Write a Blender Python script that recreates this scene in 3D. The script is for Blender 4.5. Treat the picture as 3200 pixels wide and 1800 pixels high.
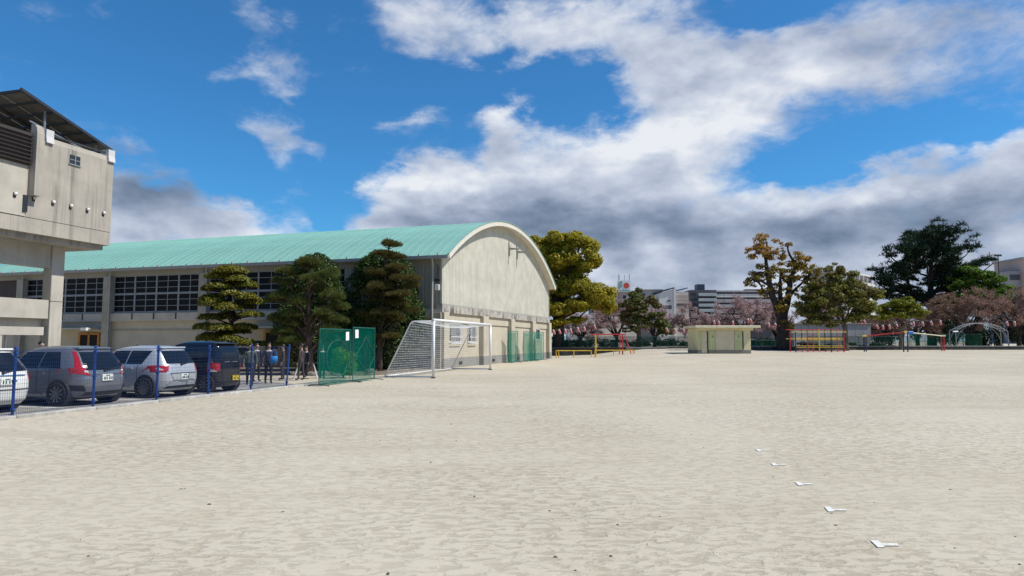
import bpy, math, random
import numpy as np
from mathutils import Vector, Matrix

# ------------------------------------------------------------------ clear
for o in list(bpy.data.objects):
    bpy.data.objects.remove(o)
SC = bpy.context.scene
COL = SC.collection
R = math.radians

# ------------------------------------------------------------------ camera
cam_d = bpy.data.cameras.new('camera')
cam = bpy.data.objects.new('camera', cam_d)
COL.objects.link(cam)
cam.location = (0, 0, 1.65)
cam.rotation_euler = (R(90 + 4.483), 0, 0)
cam_d.sensor_width = 36.0
cam_d.lens = 36.0 * 2130 / 3200
cam_d.clip_start = 0.05
cam_d.clip_end = 3000
SC.camera = cam
SC.render.resolution_x = 1024
SC.render.resolution_y = 576

# ------------------------------------------------------------------ view
SC.view_settings.view_transform = 'Standard'
SC.view_settings.look = 'None'
SC.view_settings.exposure = 0.0
SC.view_settings.gamma = 1.0
SC.view_settings.use_curve_mapping = False

# ------------------------------------------------------------------ sun and sky
SUN_EL = 52.0
SUN_AZ = 101.0            # degrees clockwise from +Y (the viewing direction)
sd = Vector((math.sin(R(SUN_AZ)) * math.cos(R(SUN_EL)), math.cos(R(SUN_AZ)) * math.cos(R(SUN_EL)), math.sin(R(SUN_EL))))
sun_d = bpy.data.lights.new('sun', 'SUN')
sun_d.energy = 5.0
sun_d.angle = R(0.55)
sun_d.color = (1.0, 0.95, 0.87)
sun = bpy.data.objects.new('sun', sun_d)
COL.objects.link(sun)
sun.rotation_euler = (-sd).to_track_quat('-Z', 'Y').to_euler()
sun.location = (40, 0, 60)


class NT:
    """small helper round a node tree"""
    def __init__(s, tree):
        s.t = tree
        s.n = tree.nodes
        s.l = tree.links

    def new(s, kind, **kw):
        n = s.n.new(kind)
        for k, v in kw.items():
            setattr(n, k, v)
        return n

    def put(s, sock, v):
        if hasattr(v, 'is_linked') or isinstance(v, bpy.types.NodeSocket):
            s.l.new(v, sock)
        else:
            if hasattr(sock, 'default_value'):
                try:
                    sock.default_value = v
                except Exception:
                    sock.default_value = (v[0], v[1], v[2], 1.0)

    def math(s, op, a, b=None, c=None, clamp=False):
        n = s.new('ShaderNodeMath', operation=op, use_clamp=clamp)
        s.put(n.inputs[0], a)
        if b is not None:
            s.put(n.inputs[1], b)
        if c is not None:
            s.put(n.inputs[2], c)
        return n.outputs[0]

    def vmath(s, op, a, b=None, c=None):
        n = s.new('ShaderNodeVectorMath', operation=op)
        s.put(n.inputs[0], a)
        if b is not None:
            s.put(n.inputs[1], b)
        if c is not None:
            s.put(n.inputs[2], c)
        return n.outputs['Value'] if op in ('DOT_PRODUCT', 'LENGTH') else n.outputs['Vector']

    def noise(s, vec, scale, detail=3.0, rough=0.5, out='Fac', dist=0.0):
        n = s.new('ShaderNodeTexNoise')
        if vec is not None:
            s.l.new(vec, n.inputs['Vector'])
        n.inputs['Scale'].default_value = scale
        n.inputs['Detail'].default_value = detail
        n.inputs['Roughness'].default_value = rough
        n.inputs['Distortion'].default_value = dist
        return n.outputs['Fac'] if out == 'Fac' else n.outputs['Color']

    def mix(s, f, a, b, blend='MIX'):
        n = s.new('ShaderNodeMix', data_type='RGBA', blend_type=blend)
        s.put(n.inputs[0], f)
        for sock, v in ((n.inputs[6], a), (n.inputs[7], b)):
            if isinstance(v, bpy.types.NodeSocket):
                s.l.new(v, sock)
            else:
                sock.default_value = (v[0], v[1], v[2], 1.0)
        return n.outputs[2]

    def smooth(s, v, lo, hi, a=0.0, b=1.0):
        n = s.new('ShaderNodeMapRange', interpolation_type='SMOOTHSTEP')
        s.put(n.inputs[0], v)
        n.inputs[1].default_value = lo
        n.inputs[2].default_value = hi
        n.inputs[3].default_value = a
        n.inputs[4].default_value = b
        return n.outputs[0]

    def ramp(s, v, stops):
        n = s.new('ShaderNodeValToRGB')
        s.put(n.inputs[0], v)
        e = n.color_ramp.elements
        while len(e) < len(stops):
            e.new(0.5)
        for i, (p, c) in enumerate(stops):
            e[i].position = p
            e[i].color = (c[0], c[1], c[2], 1.0)
        return n.outputs[0]


world = bpy.data.worlds.new('World')
SC.world = world
world.use_nodes = True
world.cycles.sampling_method = 'MANUAL'
world.cycles.sample_map_resolution = 512
W = NT(world.node_tree)
W.n.clear()
SKY_STR = 0.1
sky = W.new('ShaderNodeTexSky', sky_type='NISHITA')
sky.sun_disc = False
sky.sun_elevation = R(SUN_EL)
sky.sun_rotation = R(SUN_AZ)
sky.altitude = 50
sky.air_density = 1.0
sky.dust_density = 0.4
sky.ozone_density = 3.0
tc = W.new('ShaderNodeTexCoord')
dirv = tc.outputs['Generated']
sep = W.new('ShaderNodeSeparateXYZ')
W.l.new(dirv, sep.inputs[0])
phi = W.math('ARCTAN2', sep.outputs[0], sep.outputs[1])
the = W.math('ARCSINE', sep.outputs[2])
comb = W.new('ShaderNodeCombineXYZ')
W.l.new(phi, comb.inputs[0])
W.l.new(the, comb.inputs[1])
angs = comb.outputs[0]
flat = W.vmath('MULTIPLY', dirv, (1.0, 1.0, 1.9))
warp1 = W.noise(flat, 4.0, 3.0, 0.55, 'Color')
warp1 = W.vmath('SUBTRACT', warp1, (0.5, 0.5, 0.5))
warp2 = W.noise(flat, 17.0, 4.0, 0.6, 'Color')
warp2 = W.vmath('SUBTRACT', warp2, (0.5, 0.5, 0.5))
P = W.vmath('MULTIPLY_ADD', warp1, (0.18, 0.12, 0.0), angs)
P = W.vmath('MULTIPLY_ADD', warp2, (0.09, 0.06, 0.0), P)
PS = W.vmath('MULTIPLY_ADD', warp1, (0.22, 0.10, 0.0), angs)
PS = W.vmath('MULTIPLY_ADD', warp2, (0.07, 0.035, 0.0), PS)


def blobs(vec, items, start):
    """sum of soft ellipses: (azimuth deg, elevation deg, radius az, radius el, amount[, tilt deg])"""
    acc = start
    for it in items:
        az, el, ra, re, amt = it[:5]
        tilt = R(it[5]) if len(it) > 5 else 0.0
        ia, ie = 1.0 / R(ra), 1.0 / R(re)
        if tilt:
            d = W.vmath('SUBTRACT', vec, (R(az), R(el), 0.0))
            u = W.vmath('DOT_PRODUCT', d, (math.cos(tilt) * ia, math.sin(tilt) * ia, 0))
            v = W.vmath('DOT_PRODUCT', d, (-math.sin(tilt) * ie, math.cos(tilt) * ie, 0))
            q = W.math('ADD', W.math('MULTIPLY', u, u), W.math('MULTIPLY', v, v))
        else:
            d = W.vmath('MULTIPLY_ADD', vec, (ia, ie, 0.0), (-R(az) * ia, -R(el) * ie, 0.0))
            q = W.vmath('DOT_PRODUCT', d, d)
        e = W.math('POWER', 0.3679, q)
        acc = W.math('MULTIPLY_ADD', e, amt, acc)
    return acc


CLOUDS = [
    (24.91, 21.2, 17.99, 3.72, 1.5),
    (-1.11, 25.77, 7.2, 1.62, 0.9),
    (8.28, 24.84, 9.45, 2.98, 1.2),
    (15.62, 20.01, 6.64, 2.61, 1.1),
    (10.82, 14.86, 8.66, 3.78, 1.6),
    (-5.98, 12.17, 6.98, 2.87, 1.5),
    (-8.96, 14.43, 2.93, 1.79, 0.9),
    (2.72, 11.43, 7.57, 2.63, 1.1),
    (15.88, 8.96, 30.18, 2.82, 1.5),
    (18.27, 5.28, 33.36, 3.06, 1.5),
    (27.66, 11.58, 10.68, 1.64, 1.3),
    (37.11, 13.22, 3.14, 3.11, 1.2),
    (-28.0, 9.19, 6.99, 2.82, 1.3),
    (-29.78, 11.82, 4.12, 1.83, 1.0),
    (-21.24, 8.69, 4.01, 1.49, 1.1, -25),
    (-31.7, 9.31, 3.55, 2.49, 0.9),
    (-21.15, 21.52, 4.33, 1.48, 1.0, 20),
    (-21.97, 24.56, 2.04, 1.85, 0.95, -50),
    (-18.67, 20.66, 2.23, 0.82, 0.6, 25),
    (-17.3, 16.2, 3.25, 1.83, 1.1, -20),
    (-9.01, 18.74, 2.95, 0.8, 0.75, 15),
    (-8.56, 25.52, 2.45, 1.6, 0.7),
    (-37.34, 17.76, 1.05, 1.61, 0.7),
    (-31.84, 12.48, 2.37, 1.56, 0.5),
    (0.0, 18.96, 1.65, 2.74, 1.3, -35),
    (-1.64, 15.89, 1.64, 2.05, 1.1, -20),
    (0.0, 22.68, 4.15, 1.21, 1.0, 30),
    (-4.43, 23.1, 1.38, 1.43, 0.6),
    (20.54, 25.22, 4.15, 1.74, -1.5),
    (3.31, 20.68, 8.2, 2.81, -1.5, -12),
    (29.49, 14.84, 7.69, 1.24, -1.6, 6),
    (23.28, 13.94, 3.46, 0.96, -0.7),
    (-13.93, 13.17, 2.32, 4.03, -1.0),
    (-15.12, 9.0, 1.52, 2.57, -0.9),
    (8.21, 19.03, 5.38, 1.49, -0.6),
    (-6.87, 20.58, 8.91, 3.15, -0.45),
    (-23.29, 14.42, 5.08, 2.61, -0.9, -20),
    (-15.54, 16.59, 1.53, 1.48, -0.4),
    (-29.02, 18.96, 8.45, 4.31, -0.5),
    (0.0, 1.53, 54.6, 2.42, 1.6),
]
SHADE = [
    (14.61, 8.76, 20.83, 2.32, -0.44),
    (31.66, 8.4, 9.86, 1.36, -0.3),
    (17.16, 10.44, 17.02, 1.52, -0.25),
    (32.11, 18.63, 9.94, 3.58, -0.28),
    (18.75, 23.43, 9.9, 2.69, -0.1),
    (2.73, 13.54, 9.46, 3.11, -0.1),
    (13.45, 15.23, 6.46, 2.5, 0.12),
    (9.52, 16.71, 6.91, 1.51, 0.25),
    (26.57, 11.45, 7.63, 1.18, 0.3),
    (-6.8, 13.46, 8.82, 1.81, 0.3),
    (-4.08, 11.15, 12.02, 1.32, -0.2),
    (-8.1, 10.01, 7.95, 0.79, -0.2),
    (-29.39, 12.32, 6.85, 2.06, -0.5),
    (-28.0, 9.19, 5.3, 1.88, -0.25),
    (-19.59, 9.29, 4.34, 1.51, 0.3),
    (-21.63, 21.46, 5.97, 2.04, -0.15),
    (-17.3, 16.2, 3.75, 1.95, -0.25),
    (-37.34, 17.76, 1.4, 1.61, -0.2),
    (20.66, 4.7, 32.78, 1.01, -0.05),
    (9.39, 7.08, 7.86, 1.59, 0.1),
    (21.07, 18.96, 7.19, 1.87, 0.15),
    (-8.29, 25.31, 6.78, 2.29, -0.05),
    (36.43, 10.11, 3.54, 3.19, -0.2),
    (15.75, 3.02, 33.78, 2.07, -0.25),
]
fine = W.noise(flat, 13.0, 7.0, 0.66, dist=0.35)
mid = W.noise(flat, 4.6, 5.0, 0.52)
mid2 = W.noise(W.vmath('ADD', flat, (0.024, 0.0, 0.050)), 4.6, 5.0, 0.52)
low = W.noise(flat, 2.6, 2.0, 0.5)
# outside the view the unseen cloud cover is thinned to lower the fill light
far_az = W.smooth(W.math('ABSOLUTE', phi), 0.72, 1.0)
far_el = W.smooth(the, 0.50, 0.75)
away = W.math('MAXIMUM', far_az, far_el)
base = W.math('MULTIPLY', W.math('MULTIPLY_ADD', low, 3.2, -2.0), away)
# unseen grey bank added low outside the view to cut ambient light
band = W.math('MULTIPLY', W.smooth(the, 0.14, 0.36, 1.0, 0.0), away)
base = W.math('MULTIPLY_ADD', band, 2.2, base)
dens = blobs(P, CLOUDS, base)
dens = W.math('ADD', dens, W.math('MULTIPLY_ADD', fine, 2.0, -1.0))
dens = W.math('ADD', dens, W.math('MULTIPLY_ADD', mid, 2.0, -1.0))
cover = W.smooth(dens, 0.0, 1.5)
thick = W.smooth(dens, 0.5, 1.7)
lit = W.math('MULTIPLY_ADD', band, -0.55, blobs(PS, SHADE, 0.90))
relief = W.math('SUBTRACT', mid, mid2)
lit = W.math('MULTIPLY_ADD', relief, 1.9, lit)
lit = W.math('ADD', lit, W.math('MULTIPLY_ADD', fine, 0.45, -0.225))
lit = W.math('SUBTRACT', lit, W.math('MULTIPLY', thick, 0.13))
lit = W.math('MAXIMUM', W.math('MINIMUM', lit, 1.0), 0.0)
ccol = W.ramp(lit, [(0.0, (0.115, 0.16, 0.245)), (0.3, (0.245, 0.305, 0.415)), (0.55, (0.40, 0.455, 0.58)),
                    (0.8, (0.60, 0.655, 0.765)), (1.0, (0.84, 0.865, 0.91))])
ccol = W.vmath('MULTIPLY', ccol, (1 / SKY_STR,) * 3)
skyc = W.vmath('MULTIPLY', sky.outputs[0], (0.37, 0.97, 1.36))
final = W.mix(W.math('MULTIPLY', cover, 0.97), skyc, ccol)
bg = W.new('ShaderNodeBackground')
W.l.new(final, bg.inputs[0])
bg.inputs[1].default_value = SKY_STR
wout = W.new('ShaderNodeOutputWorld')
W.l.new(bg.outputs[0], wout.inputs[0])

# ------------------------------------------------------------------ mesh helpers
def unit(v):
    v = np.asarray(v, float)
    return v / max(np.linalg.norm(v), 1e-9)


class MB:
    """collects shapes for ONE mesh object"""
    def __init__(s):
        s.v = []
        s.f = []

    def add(s, vs, fs):
        k = len(s.v)
        s.v += [tuple(map(float, p)) for p in vs]
        s.f += [tuple(i + k for i in f) for f in fs]
        return s

    def box(s, x0, x1, y0, y1, z0, z1):
        v = [(x0, y0, z0), (x1, y0, z0), (x1, y1, z0), (x0, y1, z0), (x0, y0, z1), (x1, y0, z1), (x1, y1, z1), (x0, y1, z1)]
        return s.add(v, [(0, 3, 2, 1), (4, 5, 6, 7), (0, 1, 5, 4), (1, 2, 6, 5), (2, 3, 7, 6), (3, 0, 4, 7)])

    def bbox(s, x0, x1, y0, y1, z0, z1, c=0.02):
        """box with chamfered vertical and top edges"""
        c = min(c, (x1 - x0) * .45, (y1 - y0) * .45, (z1 - z0) * .45)
        ring = lambda i, z: [(x0 + c + i * 0, y0 + i, z), (x1 - c, y0 + i, z), (x1 - i, y0 + c, z), (x1 - i, y1 - c, z),
                             (x1 - c, y1 - i, z), (x0 + c, y1 - i, z), (x0 + i, y1 - c, z), (x0 + i, y0 + c, z)]
        def in_ring(z):
            return [(x0 + 1.4 * c, y0 + c, z), (x1 - 1.4 * c, y0 + c, z), (x1 - c, y0 + 1.4 * c, z), (x1 - c, y1 - 1.4 * c, z),
                    (x1 - 1.4 * c, y1 - c, z), (x0 + 1.4 * c, y1 - c, z), (x0 + c, y1 - 1.4 * c, z), (x0 + c, y0 + 1.4 * c, z)]
        v = ring(0, z0) + ring(0, z1 - c) + in_ring(z1)
        f = [tuple(range(7, -1, -1)), tuple(range(16, 24))]
        for k in (0, 8):
            for i in range(8):
                j = (i + 1) % 8
                f.append((k + i, k + j, k + 8 + j, k + 8 + i))
        return s.add(v, f)

    def obox(s, c, ax, h):
        """oriented box: centre, three axes, half sizes"""
        c = np.asarray(c, float)
        A = [unit(a) for a in ax]
        v = []
        for sz in (-1, 1):
            for sx, sy in ((-1, -1), (1, -1), (1, 1), (-1, 1)):
                v.append(c + A[0] * h[0] * sx + A[1] * h[1] * sy + A[2] * h[2] * sz)
        return s.add(v, [(0, 3, 2, 1), (4, 5, 6, 7), (0, 1, 5, 4), (1, 2, 6, 5), (2, 3, 7, 6), (3, 0, 4, 7)])

    def bar(s, p, q, w, h=None, up=(0, 0, 1)):
        p, q = np.asarray(p, float), np.asarray(q, float)
        d = unit(q - p)
        u = np.asarray(up, float)
        if abs(np.dot(d, unit(u))) > .98:
            u = np.array((1.0, 0, 0))
        x = unit(np.cross(d, u))
        y = np.cross(x, d)
        return s.obox((p + q) / 2, (d, x, y), (np.linalg.norm(q - p) / 2, w / 2, (h or w) / 2))

    def tube(s, pts, r, n=8, cap=True, closed=False):
        pts = [np.asarray(p, float) for p in pts]
        m = len(pts)
        rs = [r] * m if np.isscalar(r) else list(r)
        v, f = [], []
        ref = None
        for i, p in enumerate(pts):
            if closed:
                d = unit(pts[(i + 1) % m] - pts[i - 1])
            else:
                d = unit(pts[min(i + 1, m - 1)] - pts[max(i - 1, 0)])
            if ref is None:
                ref = np.array((0, 0, 1.0)) if abs(d[2]) < .9 else np.array((1.0, 0, 0))
            x = ref - d * np.dot(ref, d)
            if np.linalg.norm(x) < 1e-4:
                x = np.cross(d, (0.3, 0.7, 0.2))
            x = unit(x)
            ref = x
            y = np.cross(d, x)
            for k in range(n):
                t = 2 * math.pi * k / n
                v.append(p + (x * math.cos(t) + y * math.sin(t)) * rs[i])
        for i in range(m if closed else m - 1):
            j = (i + 1) % m
            for k in range(n):
                l = (k + 1) % n
                f.append((i * n + k, i * n + l, j * n + l, j * n + k))
        if cap and not closed:
            f.append(tuple(range(n - 1, -1, -1)))
            f.append(tuple((m - 1) * n + k for k in range(n)))
        return s.add(v, f)

    def lathe(s, c, prof, n=16, axis=(0, 0, 1)):
        a = unit(axis)
        x = unit(np.cross(a, (0.31, 0.9, 0.2)) if abs(a[2]) < .9 else np.cross(a, (0, 1, 0)))
        y = np.cross(a, x)
        c = np.asarray(c, float)
        v, f = [], []
        for r, h in prof:
            for k in range(n):
                t = 2 * math.pi * k / n
                v.append(c + a * h + (x * math.cos(t) + y * math.sin(t)) * r)
        m = len(prof)
        for i in range(m - 1):
            for k in range(n):
                l = (k + 1) % n
                f.append((i * n + k, i * n + l, (i + 1) * n + l, (i + 1) * n + k))
        f.append(tuple(range(n - 1, -1, -1)))
        f.append(tuple((m - 1) * n + k for k in range(n)))
        return s.add(v, f)

    def prism(s, poly, fn, d0, d1):
        """poly: 2D points; fn(u, v, d) -> 3D"""
        n = len(poly)
        v = [fn(u, w, d0) for u, w in poly] + [fn(u, w, d1) for u, w in poly]
        f = [tuple(range(n - 1, -1, -1)), tuple(range(n, 2 * n))]
        for i in range(n):
            j = (i + 1) % n
            f.append((i, j, n + j, n + i))
        return s.add(v, f)

    def mesh(s, name, mat=None, smooth=False):
        me = bpy.data.meshes.new(name)
        me.from_pydata(s.v, [], s.f)
        me.update()
        if mat:
            me.materials.append(M[mat])
        if smooth:
            me.polygons.foreach_set('use_smooth', [True] * len(me.polygons))
        return me

    def build(s, name, mat, parent=None, smooth=False):
        return put(name, s.mesh(name, mat, smooth), parent)


def put(name, me, parent=None, loc=None):
    o = bpy.data.objects.new(name, me)
    COL.objects.link(o)
    if parent:
        o.parent = parent
    if loc is not None:
        o.location = loc
    return o


def tag(o, label=None, cat=None, group=None, kind=None):
    if label:
        o['label'] = label
    if cat:
        o['category'] = cat
    if group:
        o['group'] = group
    if kind:
        o['kind'] = kind
    return o


def empty(name, loc=(0, 0, 0), rz=0.0, label=None, cat=None, group=None):
    o = bpy.data.objects.new(name, None)
    COL.objects.link(o)
    o.location = loc
    o.rotation_euler = (0, 0, rz)
    o.empty_display_size = 0.2
    return tag(o, label, cat, group)


def struct(name, mb, mat, smooth=False):
    return tag(mb.build(name, mat, None, smooth), kind='structure')


def poly_mesh(name, V, k, mat):
    """V: (n, k, 3) array of n separate k-gons"""
    n = len(V)
    me = bpy.data.meshes.new(name)
    me.vertices.add(n * k)
    me.vertices.foreach_set('co', V.reshape(-1).astype(np.float32))
    me.loops.add(n * k)
    me.loops.foreach_set('vertex_index', np.arange(n * k, dtype=np.int32))
    me.polygons.add(n)
    me.polygons.foreach_set('loop_start', np.arange(0, n * k, k, dtype=np.int32))
    me.polygons.foreach_set('loop_total', np.full(n, k, dtype=np.int32))
    me.update(calc_edges=True)
    me.materials.append(M[mat])
    return me


# ------------------------------------------------------------------ materials
M = {}


def mat(name, col, rough=0.7, var=0.12, scale=3.0, metal=0.0, spec=0.5, bump=0.0, bscale=40.0, col2=None, detail=5.0, stretch=None, coat=0.0):
    m = bpy.data.materials.new(name)
    m.use_nodes = True
    t = NT(m.node_tree)
    b = t.n['Principled BSDF']
    b.inputs['Roughness'].default_value = rough
    b.inputs['Metallic'].default_value = metal
    b.inputs['Specular IOR Level'].default_value = spec
    b.inputs['Coat Weight'].default_value = coat
    vec = t.new('ShaderNodeTexCoord').outputs['Object']
    if stretch:
        vec = t.vmath('MULTIPLY', vec, stretch)
    n = t.noise(vec, scale, detail, 0.6)
    c2 = col2 or tuple(c * (1 - var * 2) for c in col)
    c1 = col if col2 else tuple(min(1, c * (1 + var)) for c in col)
    c = t.mix(t.smooth(n, 0.3, 0.7), c1, c2)
    t.l.new(c, b.inputs['Base Color'])
    if bump:
        bn = t.new('ShaderNodeBump')
        bn.inputs['Strength'].default_value = bump
        bn.inputs['Distance'].default_value = 0.02
        t.l.new(t.noise(vec, bscale, 4.0, 0.6), bn.inputs['Height'])
        t.l.new(bn.outputs[0], b.inputs['Normal'])
    M[name] = m
    return m


mat('steel_white', (0.78, 0.78, 0.76), 0.35, 0.05)
mat('steel_grey', (0.33, 0.34, 0.34), 0.45, 0.1, metal=0.4)
mat('galvanised', (0.30, 0.315, 0.32), 0.42, 0.12, metal=0.6)
mat('pipe_beige', (0.42, 0.41, 0.36), 0.5, 0.08)
mat('black_rubber', (0.018, 0.018, 0.018), 0.8, 0.2)
mat('black_plastic', (0.02, 0.021, 0.023), 0.45, 0.1)
mat('dark_steel', (0.035, 0.038, 0.042), 0.5, 0.1)
mat('fence_blue', (0.008, 0.055, 0.25), 0.4, 0.1)
mat('wire_navy', (0.007, 0.028, 0.10), 0.45, 0.1)
mat('play_yellow', (0.72, 0.46, 0.045), 0.45, 0.12, scale=6)
mat('play_red', (0.50, 0.035, 0.04), 0.45, 0.14, scale=6)
mat('play_blue', (0.04, 0.22, 0.58), 0.45, 0.1)
mat('play_navy', (0.018, 0.025, 0.06), 0.5, 0.1)
mat('net_frame', (0.012, 0.10, 0.085), 0.45, 0.1)
mat('white_paper', (0.78, 0.78, 0.76), 0.7, 0.04)
mat('white_tape', (0.78, 0.77, 0.73), 0.7, 0.06, scale=22, col2=(0.62, 0.58, 0.49), detail=8)
mat('lantern_pink', (0.60, 0.22, 0.24), 0.6, 0.12, scale=6)
mat('lantern_glint', (0.62, 0.50, 0.49), 0.6, 0.06)
mat('cord', (0.72, 0.72, 0.68), 0.8, 0.05)
mat('wire_dark', (0.05, 0.05, 0.05), 0.6, 0.05)
mat('siding_shaded', (0.30, 0.285, 0.235), 0.55, 0.05, scale=0.8, stretch=(1, 1, .15))  # same siding as the gable, with the long side's shade put into its colour
mat('plaster', (0.485, 0.43, 0.325), 0.85, 0.05, scale=0.9, bump=0.1, bscale=30)
mat('plaster_dado', (0.25, 0.24, 0.215), 0.85, 0.08, scale=0.9)
mat('pilaster_brown', (0.36, 0.32, 0.255), 0.85, 0.08, scale=1.2)
mat('roof_trim', (0.66, 0.62, 0.52), 0.5, 0.05)
mat('gutter', (0.33, 0.32, 0.285), 0.5, 0.06)
mat('roof_teal', (0.235, 0.45, 0.37), 0.48, 0.06, scale=0.35, detail=6)
mat('mullion', (0.24, 0.26, 0.27), 0.45, 0.06)
mat('orange_door', (0.42, 0.17, 0.018), 0.5, 0.1)
mat('yellow_door', (0.40, 0.24, 0.03), 0.5, 0.12)
mat('lamp_white', (0.75, 0.74, 0.68), 0.5, 0.03)
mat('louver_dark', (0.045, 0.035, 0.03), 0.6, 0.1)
mat('pv_back', (0.10, 0.09, 0.075), 0.6, 0.2, scale=2)
mat('pv_frame', (0.025, 0.03, 0.034), 0.5, 0.1)
mat('kerb', (0.42, 0.40, 0.36), 0.9, 0.12, scale=4, bump=.2)
mat('pavement', (0.27, 0.255, 0.23), 0.9, 0.12, scale=1.2, bump=.15)
mat('soil', (0.19, 0.145, 0.10), 0.95, 0.2, scale=3, bump=.4, bscale=20)
mat('stone', (0.22, 0.19, 0.165), 0.9, 0.25, scale=4, bump=.5, bscale=14)
mat('retaining', (0.07, 0.065, 0.058), 0.9, 0.25, scale=2.2, bump=.3, bscale=12)
mat('retaining_cap', (0.30, 0.29, 0.27), 0.9, 0.15, scale=3)
mat('shed_cream', (0.66, 0.59, 0.36), 0.8, 0.05, scale=1.2)
mat('shed_beige', (0.62, 0.55, 0.37), 0.8, 0.05, scale=1.2)
mat('shed_green', (0.50, 0.54, 0.27), 0.8, 0.06, scale=1.2)
mat('shed_base', (0.24, 0.23, 0.20), 0.85, 0.1, scale=2)
mat('shed_roof', (0.70, 0.64, 0.44), 0.7, 0.06)
mat('panel_grey', (0.31, 0.32, 0.32), 0.6, 0.06, scale=.6)
mat('bld_pink', (0.47, 0.375, 0.335), 0.85, 0.05, scale=.2)
mat('bld_cream', (0.52, 0.46, 0.40), 0.85, 0.05, scale=.2)
mat('bld_stripe', (0.40, 0.31, 0.27), 0.85, 0.05, scale=.2)
mat('bld_white', (0.58, 0.575, 0.56), 0.8, 0.04, scale=.3)
mat('bld_dark', (0.075, 0.075, 0.085), 0.7, 0.1, scale=.3)
mat('bld_balcony', (0.33, 0.38, 0.40), 0.6, 0.08, scale=.3)
mat('bld_grey', (0.33, 0.32, 0.33), 0.8, 0.06, scale=.3)
mat('bld_navy', (0.03, 0.045, 0.085), 0.5, 0.1)
mat('sign_white', (0.78, 0.79, 0.78), 0.5, 0.02)
mat('sign_red', (0.62, 0.09, 0.05), 0.5, 0.03)
mat('sign_green', (0.04, 0.30, 0.19), 0.5, 0.03)
mat('bark', (0.085, 0.06, 0.045), 0.95, 0.35, scale=5, bump=.6, bscale=16, stretch=(1, 1, .35))
mat('bark_dark', (0.035, 0.028, 0.024), 0.95, 0.3, scale=5, bump=.6, bscale=14, stretch=(1, 1, .35))
mat('bark_red', (0.14, 0.082, 0.06), 0.95, 0.35, scale=6, bump=.7, bscale=14, stretch=(1, 1, .4))
mat('bark_grey', (0.15, 0.125, 0.10), 0.95, 0.25, scale=5, bump=.5, bscale=16, stretch=(1, 1, .35))
mat('pebble', (0.10, 0.085, 0.07), 0.9, 0.4, scale=30)
mat('skin', (0.46, 0.28, 0.20), 0.6, 0.03)
mat('hair', (0.012, 0.010, 0.010), 0.5, 0.1)
mat('bag_blue', (0.02, 0.22, 0.62), 0.5, 0.1)
mat('car_white', (0.70, 0.70, 0.66), 0.25, 0.01, coat=.6)
mat('car_grey', (0.165, 0.175, 0.20), 0.3, 0.01, metal=.35, coat=.6)
mat('car_silver', (0.50, 0.52, 0.55), 0.3, 0.01, metal=.35, coat=.6)
mat('car_black', (0.006, 0.006, 0.008), 0.18, 0.01, coat=.8)
mat('car_chrome', (0.62, 0.63, 0.64), 0.2, 0.03, metal=.9)
mat('lens_red', (0.45, 0.012, 0.02), 0.15, 0.15, scale=20, coat=.7)
mat('lens_clear', (0.66, 0.62, 0.60), 0.12, 0.1, scale=20, coat=.7)
mat('plate_white', (0.74, 0.74, 0.70), 0.5, 0.02)
mat('plate_yellow', (0.75, 0.50, 0.02), 0.5, 0.02)
mat('plate_ink', (0.02, 0.12, 0.07), 0.6, 0.02)
mat('alloy', (0.30, 0.31, 0.33), 0.3, 0.1, metal=.8)


def glass(name, col, rough=0.06, spec=0.5):
    m = bpy.data.materials.new(name)
    m.use_nodes = True
    b = m.node_tree.nodes['Principled BSDF']
    b.inputs['Base Color'].default_value = (*col, 1)
    b.inputs['Roughness'].default_value = rough
    b.inputs['Specular IOR Level'].default_value = spec
    t = NT(m.node_tree)
    vec = t.new('ShaderNodeTexCoord').outputs['Object']
    bn = t.new('ShaderNodeBump')
    bn.inputs['Strength'].default_value = 0.05
    bn.inputs['Distance'].default_value = 0.05
    t.l.new(t.noise(vec, 1.3, 2.0), bn.inputs['Height'])
    t.l.new(bn.outputs[0], b.inputs['Normal'])
    M[name] = m


glass('glass_dark', (0.008, 0.009, 0.010), 0.15, 0.12)
glass('glass_car', (0.008, 0.010, 0.013), 0.05)
glass('glass_far', (0.03, 0.035, 0.042), 0.1)


def concrete(name, col, stain, amount, streak=(1.6, 1.6, .10), thr=(0.52, 0.75)):
    """cast concrete with rain streaks that run down from the top edge"""
    m = bpy.data.materials.new(name)
    m.use_nodes = True
    t = NT(m.node_tree)
    b = t.n['Principled BSDF']
    b.inputs['Roughness'].default_value = 0.9
    vec = t.new('ShaderNodeTexCoord').outputs['Object']
    n1 = t.noise(vec, 0.9, 6.0, 0.6)
    c = t.mix(t.smooth(n1, .3, .7), tuple(k * 1.08 for k in col), tuple(k * .86 for k in col))
    n2 = t.noise(t.vmath('MULTIPLY', vec, streak), 1.6, 6.0, 0.65)
    n3 = t.noise(t.vmath('MULTIPLY', vec, (5.0, 5.0, .16)), 1.3, 4.0, 0.6)
    s1 = t.math('MULTIPLY', t.smooth(n2, thr[0], thr[1]), amount)
    s2 = t.math('MULTIPLY', t.smooth(n3, .55, .8), amount * .7)
    c = t.mix(t.math('MAXIMUM', s1, s2), c, stain)
    t.l.new(c, b.inputs['Base Color'])
    bn = t.new('ShaderNodeBump')
    bn.inputs['Strength'].default_value = 0.15
    bn.inputs['Distance'].default_value = 0.02
    t.l.new(t.noise(vec, 25, 4.0, 0.6), bn.inputs['Height'])
    t.l.new(bn.outputs[0], b.inputs['Normal'])
    M[name] = m


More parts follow.
